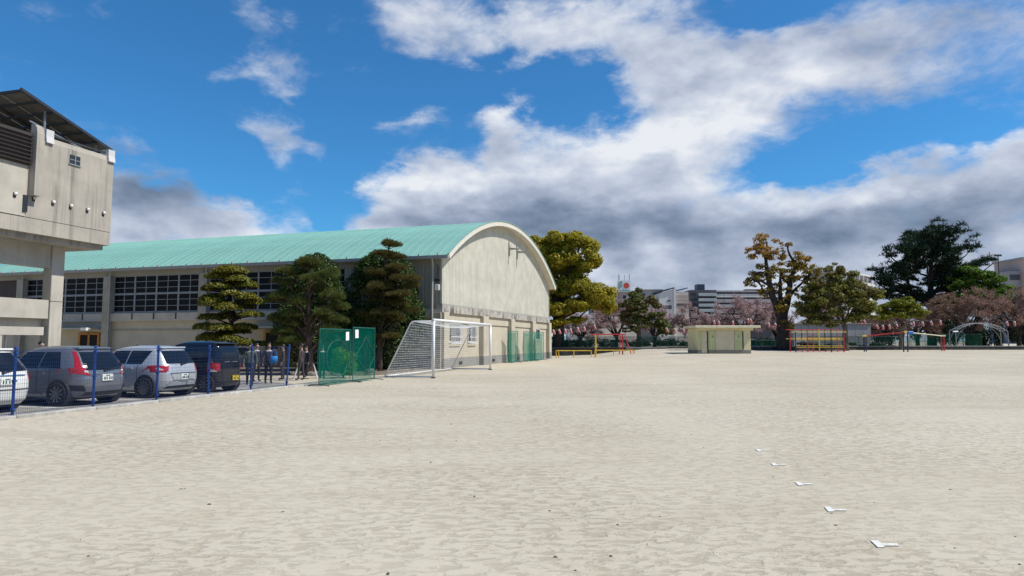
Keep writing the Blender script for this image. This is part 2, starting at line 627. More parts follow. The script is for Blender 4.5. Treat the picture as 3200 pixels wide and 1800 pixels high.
concrete('concrete_grimy', (0.40, 0.36, 0.30), (0.13, 0.12, 0.10), 0.75, thr=(.48, .72))
concrete('concrete_clean', (0.47, 0.43, 0.36), (0.22, 0.20, 0.17), 0.35)
concrete('concrete_band', (0.42, 0.39, 0.335), (0.055, 0.05, 0.045), 0.95, streak=(1.1, 1.1, .5), thr=(.46, .66))

concrete('siding_cream', (0.56, 0.54, 0.445), (0.45, 0.425, 0.35), 0.12, streak=(2.2, 2.2, .05), thr=(.5, .8))
M['siding_cream'].node_tree.nodes['Principled BSDF'].inputs['Roughness'].default_value = 0.55


def per_object_tone(name, amount):
    """each sheet fades a little differently"""
    m = M[name]
    t = NT(m.node_tree)
    b = t.n['Principled BSDF']
    src = b.inputs['Base Color'].links[0].from_socket
    r = t.new('ShaderNodeObjectInfo').outputs['Random']
    k = t.math('MULTIPLY_ADD', r, amount * 2, 1 - amount)
    cc = t.new('ShaderNodeCombineXYZ')
    for q in range(3):
        t.l.new(k, cc.inputs[q])
    t.l.new(t.vmath('MULTIPLY', src, cc.outputs[0]), b.inputs['Base Color'])


per_object_tone('roof_teal', .05)
per_object_tone('kerb', .1)
per_object_tone('retaining', .2)
per_object_tone('panel_grey', .04)


def foliage_mat(name, stops, trans=0.25, big=0.35, bigcol=None, bigscale=0.5, top=None):
    """leaf colour: random per leaf, drifting over the crown; top = (z0, z1, colour) for young growth"""
    m = bpy.data.materials.new(name)
    m.use_nodes = True
    t = NT(m.node_tree)
    t.n.clear()
    geo = t.new('ShaderNodeNewGeometry')
    vec = t.new('ShaderNodeTexCoord').outputs['Object']
    c = t.ramp(geo.outputs['Random Per Island'], stops)
    n = t.noise(vec, bigscale, 3.0, 0.6)
    if bigcol:
        c = t.mix(t.math('MULTIPLY', t.smooth(n, .42, .62), big), c, bigcol)
    if top:
        s = t.new('ShaderNodeSeparateXYZ')
        t.l.new(vec, s.inputs[0])
        h = t.math('MULTIPLY_ADD', n, 3.0, s.outputs[2])
        c = t.mix(t.math('MULTIPLY', t.smooth(h, top[0] + 1.5, top[1] + 1.5), top[3]), c, top[2])
    d = t.new('ShaderNodeBsdfDiffuse')
    tr = t.new('ShaderNodeBsdfTranslucent')
    gl = t.new('ShaderNodeBsdfGlossy')
    gl.inputs['Roughness'].default_value = 0.45
    gl.inputs['Color'].default_value = (.5, .5, .5, 1)
    t.l.new(c, d.inputs[0])
    t.l.new(c, tr.inputs[0])
    mx = t.new('ShaderNodeMixShader')
    mx.inputs[0].default_value = trans
    t.l.new(d.outputs[0], mx.inputs[1])
    t.l.new(tr.outputs[0], mx.inputs[2])
    m2 = t.new('ShaderNodeMixShader')
    m2.inputs[0].default_value = 0.03
    t.l.new(mx.outputs[0], m2.inputs[1])
    t.l.new(gl.outputs[0], m2.inputs[2])
    o = t.new('ShaderNodeOutputMaterial')
    t.l.new(m2.outputs[0], o.inputs[0])
    M[name] = m


foliage_mat('leaf_niwaki', [(0, (0.055, 0.078, 0.013)), (.5, (0.15, 0.16, 0.022)), (1, (0.27, 0.24, 0.028))], .25, .4, (0.20, 0.155, 0.022), .9)
foliage_mat('leaf_pine', [(0, (0.036, 0.060, 0.016)), (.5, (0.10, 0.135, 0.032)), (1, (0.20, 0.21, 0.055))], .25, .35, (0.13, 0.115, 0.03), .8)
foliage_mat('leaf_pine_brown', [(0, (0.045, 0.052, 0.016)), (.5, (0.13, 0.115, 0.034)), (1, (0.25, 0.18, 0.05))], .25, .5, (0.07, 0.085, 0.022), .7)
foliage_mat('leaf_dome', [(0, (0.013, 0.029, 0.008)), (.6, (0.036, 0.072, 0.016)), (1, (0.085, 0.130, 0.026))], 0.15, .4, (0.078, 0.111, 0.023), .6)
foliage_mat('leaf_camphor', [(0, (0.19, 0.18, 0.02)), (.45, (0.40, 0.34, 0.026)), (1, (0.60, 0.47, 0.045))], .5, .5, (0.26, 0.27, 0.03), .28)
foliage_mat('leaf_camphor_old', [(0, (0.112, 0.094, 0.019)), (.5, (0.312, 0.225, 0.031)), (1, (0.500, 0.325, 0.050))], 0.4, .4, (0.125, 0.125, 0.025), .4,
            top=(8.5, 11.0, (0.42, 0.225, 0.05), .65))
foliage_mat('leaf_mixed', [(0, (0.046, 0.065, 0.016)), (.5, (0.117, 0.150, 0.033)), (1, (0.221, 0.215, 0.058))], 0.35, .5, (0.195, 0.104, 0.065), .45)
foliage_mat('leaf_zelkova', [(0, (0.077, 0.098, 0.017)), (.5, (0.196, 0.217, 0.035)), (1, (0.336, 0.322, 0.063))], 0.4, .6, (0.182, 0.119, 0.070), .4)
foliage_mat('leaf_blackpine', [(0, (0.008, 0.022, 0.012)), (.6, (0.022, 0.052, 0.027)), (1, (0.05, 0.092, 0.045))], .12, .3, (0.03, 0.045, 0.018), .3)
foliage_mat('leaf_bright', [(0, (0.046, 0.091, 0.013)), (.5, (0.111, 0.195, 0.023)), (1, (0.195, 0.299, 0.039))], 0.4, .4, (0.052, 0.104, 0.016), .4)
foliage_mat('leaf_lime', [(0, (0.098, 0.119, 0.014)), (.5, (0.217, 0.238, 0.025)), (1, (0.336, 0.336, 0.042))], 0.4, .3, (0.140, 0.168, 0.021), .6)
foliage_mat('leaf_shrub', [(0, (0.06, 0.14, 0.012)), (.5, (0.13, 0.30, 0.02)), (1, (0.22, 0.42, 0.03))], .3, .2, (0.09, 0.2, 0.015), 1.)
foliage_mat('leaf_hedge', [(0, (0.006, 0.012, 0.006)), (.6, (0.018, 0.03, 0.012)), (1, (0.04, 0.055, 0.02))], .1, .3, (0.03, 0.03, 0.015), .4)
foliage_mat('blossom', [(0, (0.24, 0.14, 0.135)), (.4, (0.44, 0.29, 0.285)), (1, (0.66, 0.52, 0.52))], .45, .5, (0.27, 0.16, 0.12), .35)
foliage_mat('blossom_brown', [(0, (0.15, 0.085, 0.065)), (.5, (0.30, 0.18, 0.145)), (1, (0.46, 0.31, 0.27))], .4, .5, (0.22, 0.155, 0.07), .3)


def net_mat(name, col, cell, line, sheen=0.0):
    """knotted mesh: square cells with open gaps, in the net's own UV metres (object x/z)"""
    m = bpy.data.materials.new(name)
    m.use_nodes = True
    t = NT(m.node_tree)
    t.n.clear()
    uv = t.new('ShaderNodeTexCoord').outputs['UV']
    s = t.new('ShaderNodeSeparateXYZ')
    t.l.new(uv, s.inputs[0])
    def ln(v):
        f = t.math('FRACT', t.math('MULTIPLY', v, 1.0 / cell))
        return t.math('LESS_THAN', f, line)
    k = t.math('MAXIMUM', ln(s.outputs[0]), ln(s.outputs[1]))
    d = t.new('ShaderNodeBsdfDiffuse')
    n = t.noise(uv, 2.0, 3.0)
    t.l.new(t.mix(n, tuple(c * 1.3 for c in col), tuple(c * .7 for c in col)), d.inputs[0])
    tl = t.new('ShaderNodeBsdfTranslucent')
    tl.inputs[0].default_value = (*col, 1)
    dm = t.new('ShaderNodeMixShader')
    dm.inputs[0].default_value = .35
    t.l.new(d.outputs[0], dm.inputs[1])
    t.l.new(tl.outputs[0], dm.inputs[2])
    tr = t.new('ShaderNodeBsdfTransparent')
    mx = t.new('ShaderNodeMixShader')
    t.l.new(k, mx.inputs[0])
    t.l.new(tr.outputs[0], mx.inputs[1])
    t.l.new(dm.outputs[0], mx.inputs[2])
    o = t.new('ShaderNodeOutputMaterial')
    t.l.new(mx.outputs[0], o.inputs[0])
    M[name] = m


net_mat('net_green', (0.004, 0.17, 0.12), 0.03, 0.20)
net_mat('net_green_pale', (0.02, 0.26, 0.18), 0.03, 0.22)
net_mat('mesh_green', (0.012, 0.06, 0.045), 0.06, 0.26)
net_mat('mesh_green_dense', (0.012, 0.075, 0.045), 0.06, 0.36)


def sheet(name, fn, nu, nv, su, sv, mat_name, parent=None, smooth=True):
    """curved sheet fn(u,v)->(x,y,z) with UVs in metres (su x sv)"""
    vs, fs = [], []
    for j in range(nv + 1):
        for i in range(nu + 1):
            vs.append(fn(i / nu, j / nv))
    for j in range(nv):
        for i in range(nu):
            k = j * (nu + 1) + i
            fs.append((k, k + 1, k + nu + 2, k + nu + 1))
    me = bpy.data.meshes.new(name)
    me.from_pydata([tuple(map(float, p)) for p in vs], [], fs)
    uvl = me.uv_layers.new(name='UVMap')
    for p in me.polygons:
        for li, vi in zip(p.loop_indices, p.vertices):
            uvl.data[li].uv = ((vi % (nu + 1)) / nu * su, (vi // (nu + 1)) / nv * sv)
    me.materials.append(M[mat_name])
    if smooth:
        me.polygons.foreach_set('use_smooth', [True] * len(me.polygons))
    return put(name, me, parent)


# ------------------------------------------------------------------ ground
def sstep(t):
    t = max(0.0, min(1.0, t))
    return t * t * (3 - 2 * t)


def gh(x, y):
    """the sand field is level; on the far right it rises a little to the playground"""
    kx = sstep((x - 7) / 9)
    return kx * (0.55 * sstep((y - 42) / 21) + 0.018 * max(0, min(y, 90) - 63))


def ground_material():
    m = bpy.data.materials.new('sand')
    m.use_nodes = True
    t = NT(m.node_tree)
    b = t.n['Principled BSDF']
    b.inputs['Roughness'].default_value = 0.95
    b.inputs['Specular IOR Level'].default_value = 0.2
    vec = t.new('ShaderNodeTexCoord').outputs['Object']
    big = t.noise(vec, 0.12, 5.0, 0.6)
    med = t.noise(vec, 0.55, 4.0, 0.6)
    c = t.mix(t.smooth(big, .35, .65), (0.545, 0.483, 0.372), (0.49, 0.430, 0.328))
    c = t.mix(t.math('MULTIPLY', t.smooth(med, .5, .7), .30), c, (0.41, 0.345, 0.25))
    # broad drag marks from levelling, swept in long arcs
    sw_ = t.vmath('MULTIPLY', t.vmath('ADD', vec, t.vmath('MULTIPLY', t.noise(vec, .05, 2.0, .5, 'Color'), (14.0, 14.0, 0.0))), (0.10, 0.75, 1.0))
    drag = t.noise(sw_, 1.1, 3.0, 0.6)
    c = t.mix(t.math('MULTIPLY', t.smooth(drag, .52, .68), .40), c, (0.40, 0.345, 0.255))
    # scuffed footprints and rake marks: darker damp patches, drawn out across the field
    sv = t.vmath('MULTIPLY', vec, (0.62, 1.25, 1.0))
    n1 = t.noise(sv, 8.5, 4.0, 0.58, dist=0.5)
    n2 = t.noise(t.vmath('MULTIPLY', vec, (0.8, 1.3, 1.0)), 12.0, 3.0, 0.55)
    amt = t.smooth(t.noise(vec, 0.22, 3.0), .34, .64, .5, 1.0)
    k = t.math('MULTIPLY', t.smooth(t.math('MULTIPLY_ADD', n2, .35, n1), .60, .82), amt)
    c = t.mix(t.math('MULTIPLY', k, .60), c, (0.30, 0.252, 0.18))
    g = t.noise(vec, 160.0, 2.0, 0.7)
    c = t.mix(t.math('MULTIPLY', t.smooth(g, .5, .75), .22), c, (0.58, 0.51, 0.40))
    t.l.new(c, b.inputs['Base Color'])
    bn = t.new('ShaderNodeBump')
    bn.inputs['Strength'].default_value = 0.55
    bn.inputs['Distance'].default_value = 0.025
    h = t.math('MULTIPLY_ADD', g, .10, t.math('MULTIPLY_ADD', k, -.8, t.math('MULTIPLY', n2, .35)))
    t.l.new(h, bn.inputs['Height'])
    t.l.new(bn.outputs[0], b.inputs['Normal'])
    M['sand'] = m


ground_material()


def grid_lines(lo, hi, step_near, near_lo, near_hi, step_far):
    out = []
    v = lo
    while v < hi:
        out.append(v)
        v += step_near if near_lo <= v < near_hi else step_far
    out.append(hi)
    return out


gx = grid_lines(-900, 900, 3.0, -60, 120, 60)
gy = grid_lines(-400, 1500, 3.0, -16, 120, 60)
g = MB()
g.v = [(x, y, gh(x, y)) for y in gy for x in gx]
nx = len(gx)
g.f = [(j * nx + i, j * nx + i + 1, (j + 1) * nx + i + 1, (j + 1) * nx + i) for j in range(len(gy) - 1) for i in range(nx - 1)]
struct('ground', g, 'sand', True)

# ------------------------------------------------------------------ parking surface, kerb, planting strip
FO = np.array((-10.73, 14.80))
FA = np.array((0.265, 0.9643))        # along the blue fence
FB = np.array((-0.9643, 0.265))       # from the fence towards the cars
F_RZ = math.atan2(FA[1], FA[0])


def fpt(s, t, z=0.0):
    p = FO + FA * s + FB * t
    return (p[0], p[1], z)


mb = MB()
mb.add([fpt(-30, .19, .004), fpt(-30, 60, .004), fpt(17.5, 60, .004), fpt(14.2, 5, .004), fpt(11.7, .19, .004)], [(0, 4, 3, 2, 1)])
struct('parking_lot', mb, 'pavement')
kerb = empty('kerb', (FO[0], FO[1], 0), F_RZ)
kerb['kind'] = 'structure'
KM = MB().bbox(0.004, 1.996, -.15, .15, -.05, .075, .02).mesh('kerb_stone', 'kerb')
for i in range(-6, 6):
    o = put('kerb_stone', KM, kerb, (i * 2.0, 0, random.Random(i).uniform(-.006, .004)))
mb = MB()
for s_ in np.arange(-5.2, 11.6, 2.42):
    a_, b_ = fpt(s_ - .05, .9, .008), fpt(s_ + .05, .9, .008)
    c_, d_ = fpt(s_ + .05, 5.6, .008), fpt(s_ - .05, 5.6, .008)
    mb.add([a_, b_, c_, d_], [(0, 1, 2, 3)])
mat('road_paint', (0.70, 0.70, 0.66), 0.8, 0.1, scale=6)
struct('bay_markings', mb, 'road_paint')

# ------------------------------------------------------------------ gymnasium
GC = np.array((-4.27, 41.25))
GA = np.array((0.30, 0.954))
GW, GL = 26.0, 38.0
gym = empty('gymnasium', (GC[0], GC[1], 0), math.atan2(GA[1], GA[0]),
            'large cream school gymnasium with a turquoise barrel roof beside the sand field', 'gymnasium')
RX0, RX1, RZ0, RZ1 = -0.45, GW + 0.45, 6.85, 10.72
_h = (RX1 - RX0) / 2
_s = RZ1 - RZ0
RR = (_h * _h + _s * _s) / (2 * _s)
RCX = (RX0 + RX1) / 2


def zr(x):
    return math.sqrt(max(RR * RR - (x - RCX) ** 2, 0)) - RR + RZ1


def arc_pts(n, off=0.0):
    a = math.asin(_h / RR)
    return [(RCX + (RR + off) * math.sin(t), RZ1 - RR + (RR + off) * math.cos(t)) for t in np.linspace(-a, a, n + 1)]


# roof deck, panels with standing seams, trims
outer, inner = arc_pts(28, -.02), arc_pts(28, -.16)
mb = MB().prism(outer + inner[::-1], lambda u, w, d: (u, d, w), -.55, GL + .5)
deck = mb.build('roof', 'roof_trim', gym)
PW = 0.62
prof = [(0.0, 0.0), (0.0, .032), (.03, .032), (.03, .0), (PW - .002, 0.0)]
mb = MB()
ns = 18
vs = []
for yy, hh in prof:
    vs += [(u, yy, w) for u, w in arc_pts(ns, hh)]
fs = []
for k in range(len(prof) - 1):
    for i in range(ns):
        q = k * (ns + 1) + i
        fs.append((q, q + 1, q + ns + 2, q + ns + 1))
mb.add(vs, fs)
PM = mb.mesh('roof_panel', 'roof_teal')
npan = int((GL + 1.5) / PW)
for k in range(npan):
    put('roof_panel', PM, deck, (0, -.60 + k * PW, 0))
# end trim of the barrel roof
o1, i1 = arc_pts(36, .06), arc_pts(36, -.27)
MB().prism(o1 + i1[::-1], lambda u, w, d: (u, d, w), -.66, -.56).build('barge_board', 'roof_trim', gym)
o1, i1 = arc_pts(36, .10), arc_pts(36, .065)
MB().prism(o1 + i1[::-1], lambda u, w, d: (u, d, w), -.71, -.60).build('roof_edge_cap', 'roof_teal', gym)
MB().box(RX0 - .17, RX0 + .02, -.64, GL + .5, RZ0 - .22, RZ0 - .03).build('gutter', 'gutter', gym)
SCM = MB().box(RX0 - .16, RX0 - .02, -.02, .05, RZ0 - .03, RZ0 + .085).mesh('seam_cap', 'gutter')
for k in range(1, npan, 2):
    put('seam_cap', SCM, gym, (0, -.60 + k * PW, 0))
MB().lathe((-.1, 3.2, RZ0 + .12), [(.12, 0), (.19, .1), (.14, .2), (.03, .24)], 12).build('roof_vent', 'lamp_white', gym)
for y in (8.0, 10.2, 11.5):
    MB().bbox(13.0, 13.4, y, y + .3, RZ1, RZ1 + .2, .03).build('ridge_vent', 'gutter', gym)

# gable upper wall: real ribbed siding
mb = MB()
xs = np.arange(0, GW + .01, .24)
for x in xs[:-1]:
    for (p, q, dy0, dy1) in ((0, .15, 0, 0), (.15, .17, 0, .03), (.17, .22, .03, .03), (.22, .24, .03, 0)):
        xa, xb = x + p, x + q
        mb.add([(xa, -.03 + dy0, 3.93), (xb, -.03 + dy1, 3.93), (xb, -.03 + dy1, zr(xb) - .05), (xa, -.03 + dy0, zr(xa) - .05)], [(0, 1, 2, 3)])
mb.build('gable_siding', 'siding_cream', gym)
up = [(0.0, 3.93)] + [(x, zr(x) - .1) for x in np.linspace(0.02, GW - .02, 30)] + [(GW, 3.93)]
MB().prism(up, lambda u, w, d: (u, d, w), .01, .2).build('gable_wall', 'siding_shaded', gym)
MB().box(-.06, .05, -.06, .05, 3.93, 6.75).build('corner_trim', 'siding_cream', gym)
MB().box(GW - .05, GW + .06, -.06, .05, 3.93, 6.75).build('corner_trim', 'siding_cream', gym)
MB().box(-.05, GW + .05, -.075, -.02, 3.86, 3.945).build('flashing', 'gutter', gym)
# concrete band, lower wall with piers, lintels, dado, vents
MB().box(-.1, GW + .1, -.10, .3, 3.42, 3.86).build('concrete_band', 'concrete_band', gym)
MB().box(0.1, GW - .05, .12, .4, 0.62, 3.42).build('wall', 'plaster', gym)
MB().box(0.1, GW - .05, .095, .4, 0.0, 0.62).build('dado', 'plaster_dado', gym)
for (x0, x1) in ((-.05, .75), (6.95, 8.05), (13.45, 14.4), (19.75, 20.7), (25.55, 26.35)):
    MB().bbox(x0, x1, -.22, .13, 0.62, 3.42, .02).build('pier', 'plaster', gym)
    MB().bbox(x0 - .01, x1 + .01, -.235, .13, 0, .62, .02).build('pier_base', 'plaster_dado', gym)
for (x0, x1) in ((.75, 6.95), (8.05, 13.45), (14.4, 19.75), (20.7, 25.55)):
    MB().box(x0, x1, .04, .14, 2.84, 3.42).build('lintel', 'plaster', gym)
for x in (3.4, 9.95, 16.2):
    MB().box(x - .28, x + .28, .075, .1, .17, .36).build('floor_vent', 'black_plastic', gym)


def barred_window(x0, x1, z0, z1, bars):
    w = MB().box(x0, x1, .10, .125, z0, z1).build('window', 'glass_dark', gym)
    f = MB()
    for (a, b_, c, d) in ((x0 - .06, x1 + .06, z1, z1 + .07), (x0 - .06, x1 + .06, z0 - .09, z0), (x0 - .06, x0, z0, z1), (x1, x1 + .06, z0, z1)):
        f.box(a, b_, .06, .124, c, d)
    f.box((x0 + x1) / 2 - .03, (x0 + x1) / 2 + .03, .085, .11, z0, z1)
    f.build('frame', 'steel_white', w)
    if bars:
        g_ = MB()
        n = int((x1 - x0) / .17)
        for k in range(n + 1):
            x = x0 - .05 + (x1 - x0 + .1) * k / n
            g_.tube([(x, -.06, z0 - .12), (x, -.06, z1 + .1)], .017, 6)
        for z in (z0 - .12, z0 + .28, z1 + .1):
            g_.box(x0 - .09, x1 + .09, -.085, -.045, z - .022, z + .022)
        for x in (x0 - .08, x1 + .08):
            for z in (z0 - .1, z1 + .08):
                g_.box(x - .015, x + .015, -.07, .12, z - .015, z + .015)
        g_.build('grille', 'steel_white', w)
    # what one sees behind the panes: pale blinds
    return w


barred_window(1.45, 3.25, 1.66, 2.72, True)
barred_window(4.75, 6.1, 1.66, 2.72, True)
barred_window(21.75, 23.0, 1.85, 2.75, False)
for x in (13.3, 15.45):                               # hooded lamps high on the gable
    l = MB().box(x - .16, x + .16, -.10, -.02, 8.45, 9.0).build('gable_lamp', 'siding_shaded', gym)
    MB().prism([(-.02, 9.62), (-.06, 9.62), (-.14, 9.1), (-.95, 8.98), (-.95, 8.93), (-.02, 8.93)], lambda u, w, d: (d, u, w), x - .1, x + .1).build('lamp_hood', 'gutter', l)

# long wall towards the car park
MB().box(.12, .4, 0.15, GL, .0, 3.1).build('wall', 'plaster', gym)
MB().box(-.12, .3, 0.02, GL, 3.08, 3.64).build('concrete_band', 'concrete_clean', gym)
MB().box(.05, .3, .02, GL, 3.64, 3.72).build('sill', 'gutter', gym)
MB().box(-.03, .3, .02, GL, 6.32, 6.85).build('header', 'siding_shaded', gym)
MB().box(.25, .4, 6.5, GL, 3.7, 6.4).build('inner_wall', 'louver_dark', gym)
MB().box(.06, .13, 9.3, 26.3, 2.42, 2.5).build('wall_joint', 'pilaster_brown', gym)
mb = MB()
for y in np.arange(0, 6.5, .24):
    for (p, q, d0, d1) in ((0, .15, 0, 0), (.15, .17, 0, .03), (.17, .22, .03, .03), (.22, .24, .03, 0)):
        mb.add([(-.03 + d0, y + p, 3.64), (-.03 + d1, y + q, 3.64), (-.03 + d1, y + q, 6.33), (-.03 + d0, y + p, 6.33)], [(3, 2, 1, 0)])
mb.build('side_siding', 'siding_shaded', gym)
MB().box(.02, .3, 0, 6.5, 3.64, 6.33).build('side_wall', 'siding_shaded', gym)
for y in (8.95, 17.55, 25.95, 34.4):
    MB().bbox(-.34, .2, y - .28, y + .28, 0, 6.33, .03).build('column', 'pilaster_brown', gym)
    MB().tube([(-.42, y - .45, 0), (-.42, y - .45, 6.5), (-.36, y - .45, 6.66)], .055, 8).build('downpipe', 'pipe_beige', gym)
MB().bbox(-.2, .2, -.04, .55, 0, 3.42, .02).build('corner_pier', 'pilaster_brown', gym)
MB().tube([(-.32, .47, 0), (-.32, .47, 6.35), (-.42, .47, 6.65)], .06, 8).build('downpipe', 'pipe_beige', gym)
MB().bbox(-.2, -.03, .1, .38, 4.75, 5.1, .02).build('meter_box', 'lamp_white', gym)
MB().tube([(-.1, .24, 5.1), (-.1, .24, 6.3)], .02, 6).tube([(-.08, .18, 5.15), (-.14, .1, 5.4), (-.08, .2, 5.7), (-.1, .15, 6.2)], .012, 5).box(-.16, -.04, .08, .4, 5.3, 5.42).build('conduit', 'dark_steel', gym)


def window_bank(y0, y1, units):
    z0, z1 = 3.72, 6.32
    zm = (z0 + z1) / 2
    f = MB()
    u = (y1 - y0) / units
    for k in range(units + 1):
        y = y0 + k * u
        f.box(.03, .16, y - .065, y + .065, z0, z1)
    f.box(.035, .155, y0, y1, zm - .07, zm + .07)
    f.box(.035, .155, y0, y1, z0, z0 + .06)
    f.box(.035, .155, y0, y1, z1 - .06, z1)
    for k in range(units):
        y = y0 + (k + .5) * u
        f.box(.06, .14, y - .025, y + .025, z0, z1)
    for half in (0, 1):
        for r in (1, 2):
            z = (z0 if half == 0 else zm) + (zm - z0) * r / 3
            f.box(.05, .13, y0, y1, z - .018, z + .018)
    w = f.build('window', 'mullion', gym)
    pw, ph = u / 2 - .02, (zm - z0) / 3 - .02
    pm = MB().box(-.006, .006, -pw / 2, pw / 2, -ph / 2, ph / 2).mesh('pane', 'glass_dark')
    rnd = random.Random(int(y0 * 10))
    for i in range(units * 2):
        for j in range(6):
            p = put('pane', pm, w, (.10, y0 + (i + .5) * u / 2, z0 + (j + .5) * (zm - z0) / 3))
            p.rotation_euler = (0, rnd.uniform(-.012, .012), rnd.uniform(-.012, .012))
    for k in range(units):
        MB().box(-.15, -.11, y0 + k * u - .05, y0 + k * u + .05, 3.2, 3.64).build('scupper', 'louver_dark', gym)


window_bank(6.65, 8.65, 1)
window_bank(9.3, 17.2, 4)
window_bank(17.9, 25.6, 4)
window_bank(26.3, 34.1, 4)


def gym_door(y0, y1, h, m):
    d = MB().box(.03, .115, y0, y1, 0, h).build('door', 'glass_dark', gym)
    f = MB()
    n = 2
    for k in range(n + 1):
        y = y0 + (y1 - y0) * k / n
        f.box(-.02, .1, y - .09, y + .09, 0, h + .12)
    f.box(-.02, .1, y0 + .09, y1 - .09, h - .02, h + .12)
    f.box(-.01, .1, y0 + .09, y1 - .09, 0, .45 if m == 'orange_door' else 1.15)
    f.build('door_frame', m, d)


gym_door(26.8, 28.6, 2.15, 'orange_door')
gym_door(10.3, 12.6, 2.25, 'yellow_door')
MB().box(-1.1, .1, 26.45, 31.2, 2.5, 2.6).build('canopy', 'concrete_clean', gym)
MB().box(-1.3, -1.1, 26.5, 27.0, 2.42, 2.62).build('canopy_lamp', 'lamp_white', gym)
MB().box(-1.1, .1, 9.6, 13.6, 2.52, 2.62).build('canopy', 'concrete_clean', gym)
for (y0, y1) in ((1.5, 2.9), (3.9, 5.3)):
    w = MB().box(.09, .118, y0, y1, 1.7, 2.75).build('window', 'glass_dark', gym)
    MB().box(.06, .12, y0 - .05, y1 + .05, 1.62, 1.7).box(.06, .12, y0 - .05, y1 + .05, 2.75, 2.82).box(.07, .115, (y0 + y1) / 2 - .03, (y0 + y1) / 2 + .03, 1.7, 2.75).build('frame', 'mullion', w)
MB().box(.1, .15, .2, GL, 0, .6).build('dado', 'plaster_dado', gym)
# the sides one does not see
MB().box(GW - .3, GW - .02, .4, GL, 0, 6.8).box(0.4, GW - .3, GL - .3, GL, 0, 6.8).build('rear_wall', 'siding_shaded', gym)
upb = [(0.0, 6.8)] + [(x, zr(x) - .1) for x in np.linspace(0.02, GW - .02, 20)] + [(GW, 6.8)]
MB().prism(upb, lambda u, w, d: (u, d, w), GL - .3, GL - .05).build('rear_gable', 'siding_shaded', gym)

# ------------------------------------------------------------------ raised concrete school block on the left
sch = empty('school_block', (-19.07, 32.06, 0), F_RZ, 'weathered grey concrete school block raised on columns with a tilted rack on its roof', 'building')
XL = -13.0
LEVELS = [(6.17, 6.80), (6.82, 10.22)]
MB().box(XL, 0, 0, 7, 6.17, 6.79).build('wall_base', 'concrete_grimy', sch)
MB().box(XL, 0, .0, 7, 6.815, 10.2).build('wall', 'concrete_grimy', sch)
MB().box(XL + .05, -.02, .03, 6.97, 6.78, 6.83).build('wall_joint', 'louver_dark', sch)
MB().box(XL, -4.3, -.03, 0, 6.82, 8.95).build('wall_panel', 'concrete_clean', sch)
# fin with rounded head, louvre screen and slot window left of it
fin = [(0, 7.72), (-.34, 7.72), (-.34, 10.35), (-.30, 10.6), (-.2, 10.72), (0, 10.76)]
MB().prism(fin, lambda u, w, d: (d, u, w), -4.2, -3.87).build('fin', 'concrete_grimy', sch)
scr = MB().box(XL, -4.22, -.12, -.01, 8.97, 10.34).build('louvre_screen', 'louver_dark', sch)
SL = MB().obox((0, 0, 0), ((1, 0, 0), (0, 1, .5), (0, -.5, 1)), (1.1, .05, .014)).mesh('slat', 'louver_dark')
for k in range(8):
    for j in range(3):
        put('slat', SL, scr, (-5.35 - 2.25 * j, -.16, 9.05 + k * .165))
MB().box(-4.43, -4.23, -.075, -.035, 7.0, 7.7).build('slot_window', 'glass_far', sch)
wn = MB().box(-2.35, -1.82, -.02, .02, 9.55, 9.96).build('window', 'glass_far', sch)
MB().box(-2.39, -1.78, -.05, .01, 9.5, 9.55).box(-2.1, -2.06, -.04, .01, 9.55, 9.96).box(-2.35, -1.82, -.035, .01, 9.73, 9.76).build('frame', 'mullion', wn)
VM = MB().lathe((0, 0, 0), [(.04, 0), (.04, .05), (.075, .06), (.07, .1), (.045, .125), (.012, .135)], 12, (0, -1, 0)).mesh('vent_cap', 'lamp_white', True)
for x in (-8.2, -7.35, -6.5, -5.63, -4.78, -3.93, -3.05, -2.19, -1.33, -.46):
    MB().box(x - .07, x + .07, -.034 if x < -4.3 else -.006, 0, 7.52, 7.72).build('vent_plate', 'louver_dark', sch)
    put('vent_cap', VM, sch, (x, -.03 if x < -4.3 else 0, 7.66))
# roof parapet blocks and the tilted rack
for x in (-3.55, -.35):
    MB().prism([(-.10, 10.16), (.42, 10.16), (.42, 10.74), (-.05, 10.74), (-.05, 10.45)], lambda u, w, d: (d, u, w), x, x + .36).build('parapet_bracket', 'bld_white', sch)
MB().box(-3.1, -.36, .05, .5, 10.2, 10.42).build('parapet', 'concrete_clean', sch)
MB().box(-3.1, -.36, .12, .2, 10.55, 10.62).build('parapet_rail', 'dark_steel', sch)
rack = empty('roof_rack')
rack.parent = sch
dl = np.array((-3.95, 0, 1.14))                     # from the low far end to the high near end
RP0 = np.array((.12, .3, 10.86))


def rp(u, v, dz=0.0):
    """u: 0 low end .. 1 high end; v: metres back"""
    p = RP0 + dl * 1.16 * u
    return (p[0], p[1] + v, p[2] + dz)


nb, nv_ = 6, 5
for i in range(nb):
    for j in range(nv_):
        u0, u1 = i / nb + .006, (i + 1) / nb - .006
        v0, v1 = j * 1.35 + .02, (j + 1) * 1.35 - .02
        mb = MB().add([rp(u0, v0), rp(u1, v0), rp(u1, v1), rp(u0, v1), rp(u0, v0, .045), rp(u1, v0, .045), rp(u1, v1, .045), rp(u0, v1, .045)],
                      [(0, 1, 2, 3), (7, 6, 5, 4), (0, 4, 5, 1), (1, 5, 6, 2), (2, 6, 7, 3), (3, 7, 4, 0)])
        mb.build('roof_sheet', 'pv_back', rack)
for i in range(nb + 1):
    MB().bar(rp(i / nb, 0, -.06), rp(i / nb, 6.75, -.06), .07, .09).build('purlin', 'pv_frame', rack)
for v in (0.02, 2.3, 4.6, 6.7):
    MB().bar(rp(-.01, v, -.0), rp(1.01, v, -.0), .09, .12).build('rafter', 'pv_frame', rack)
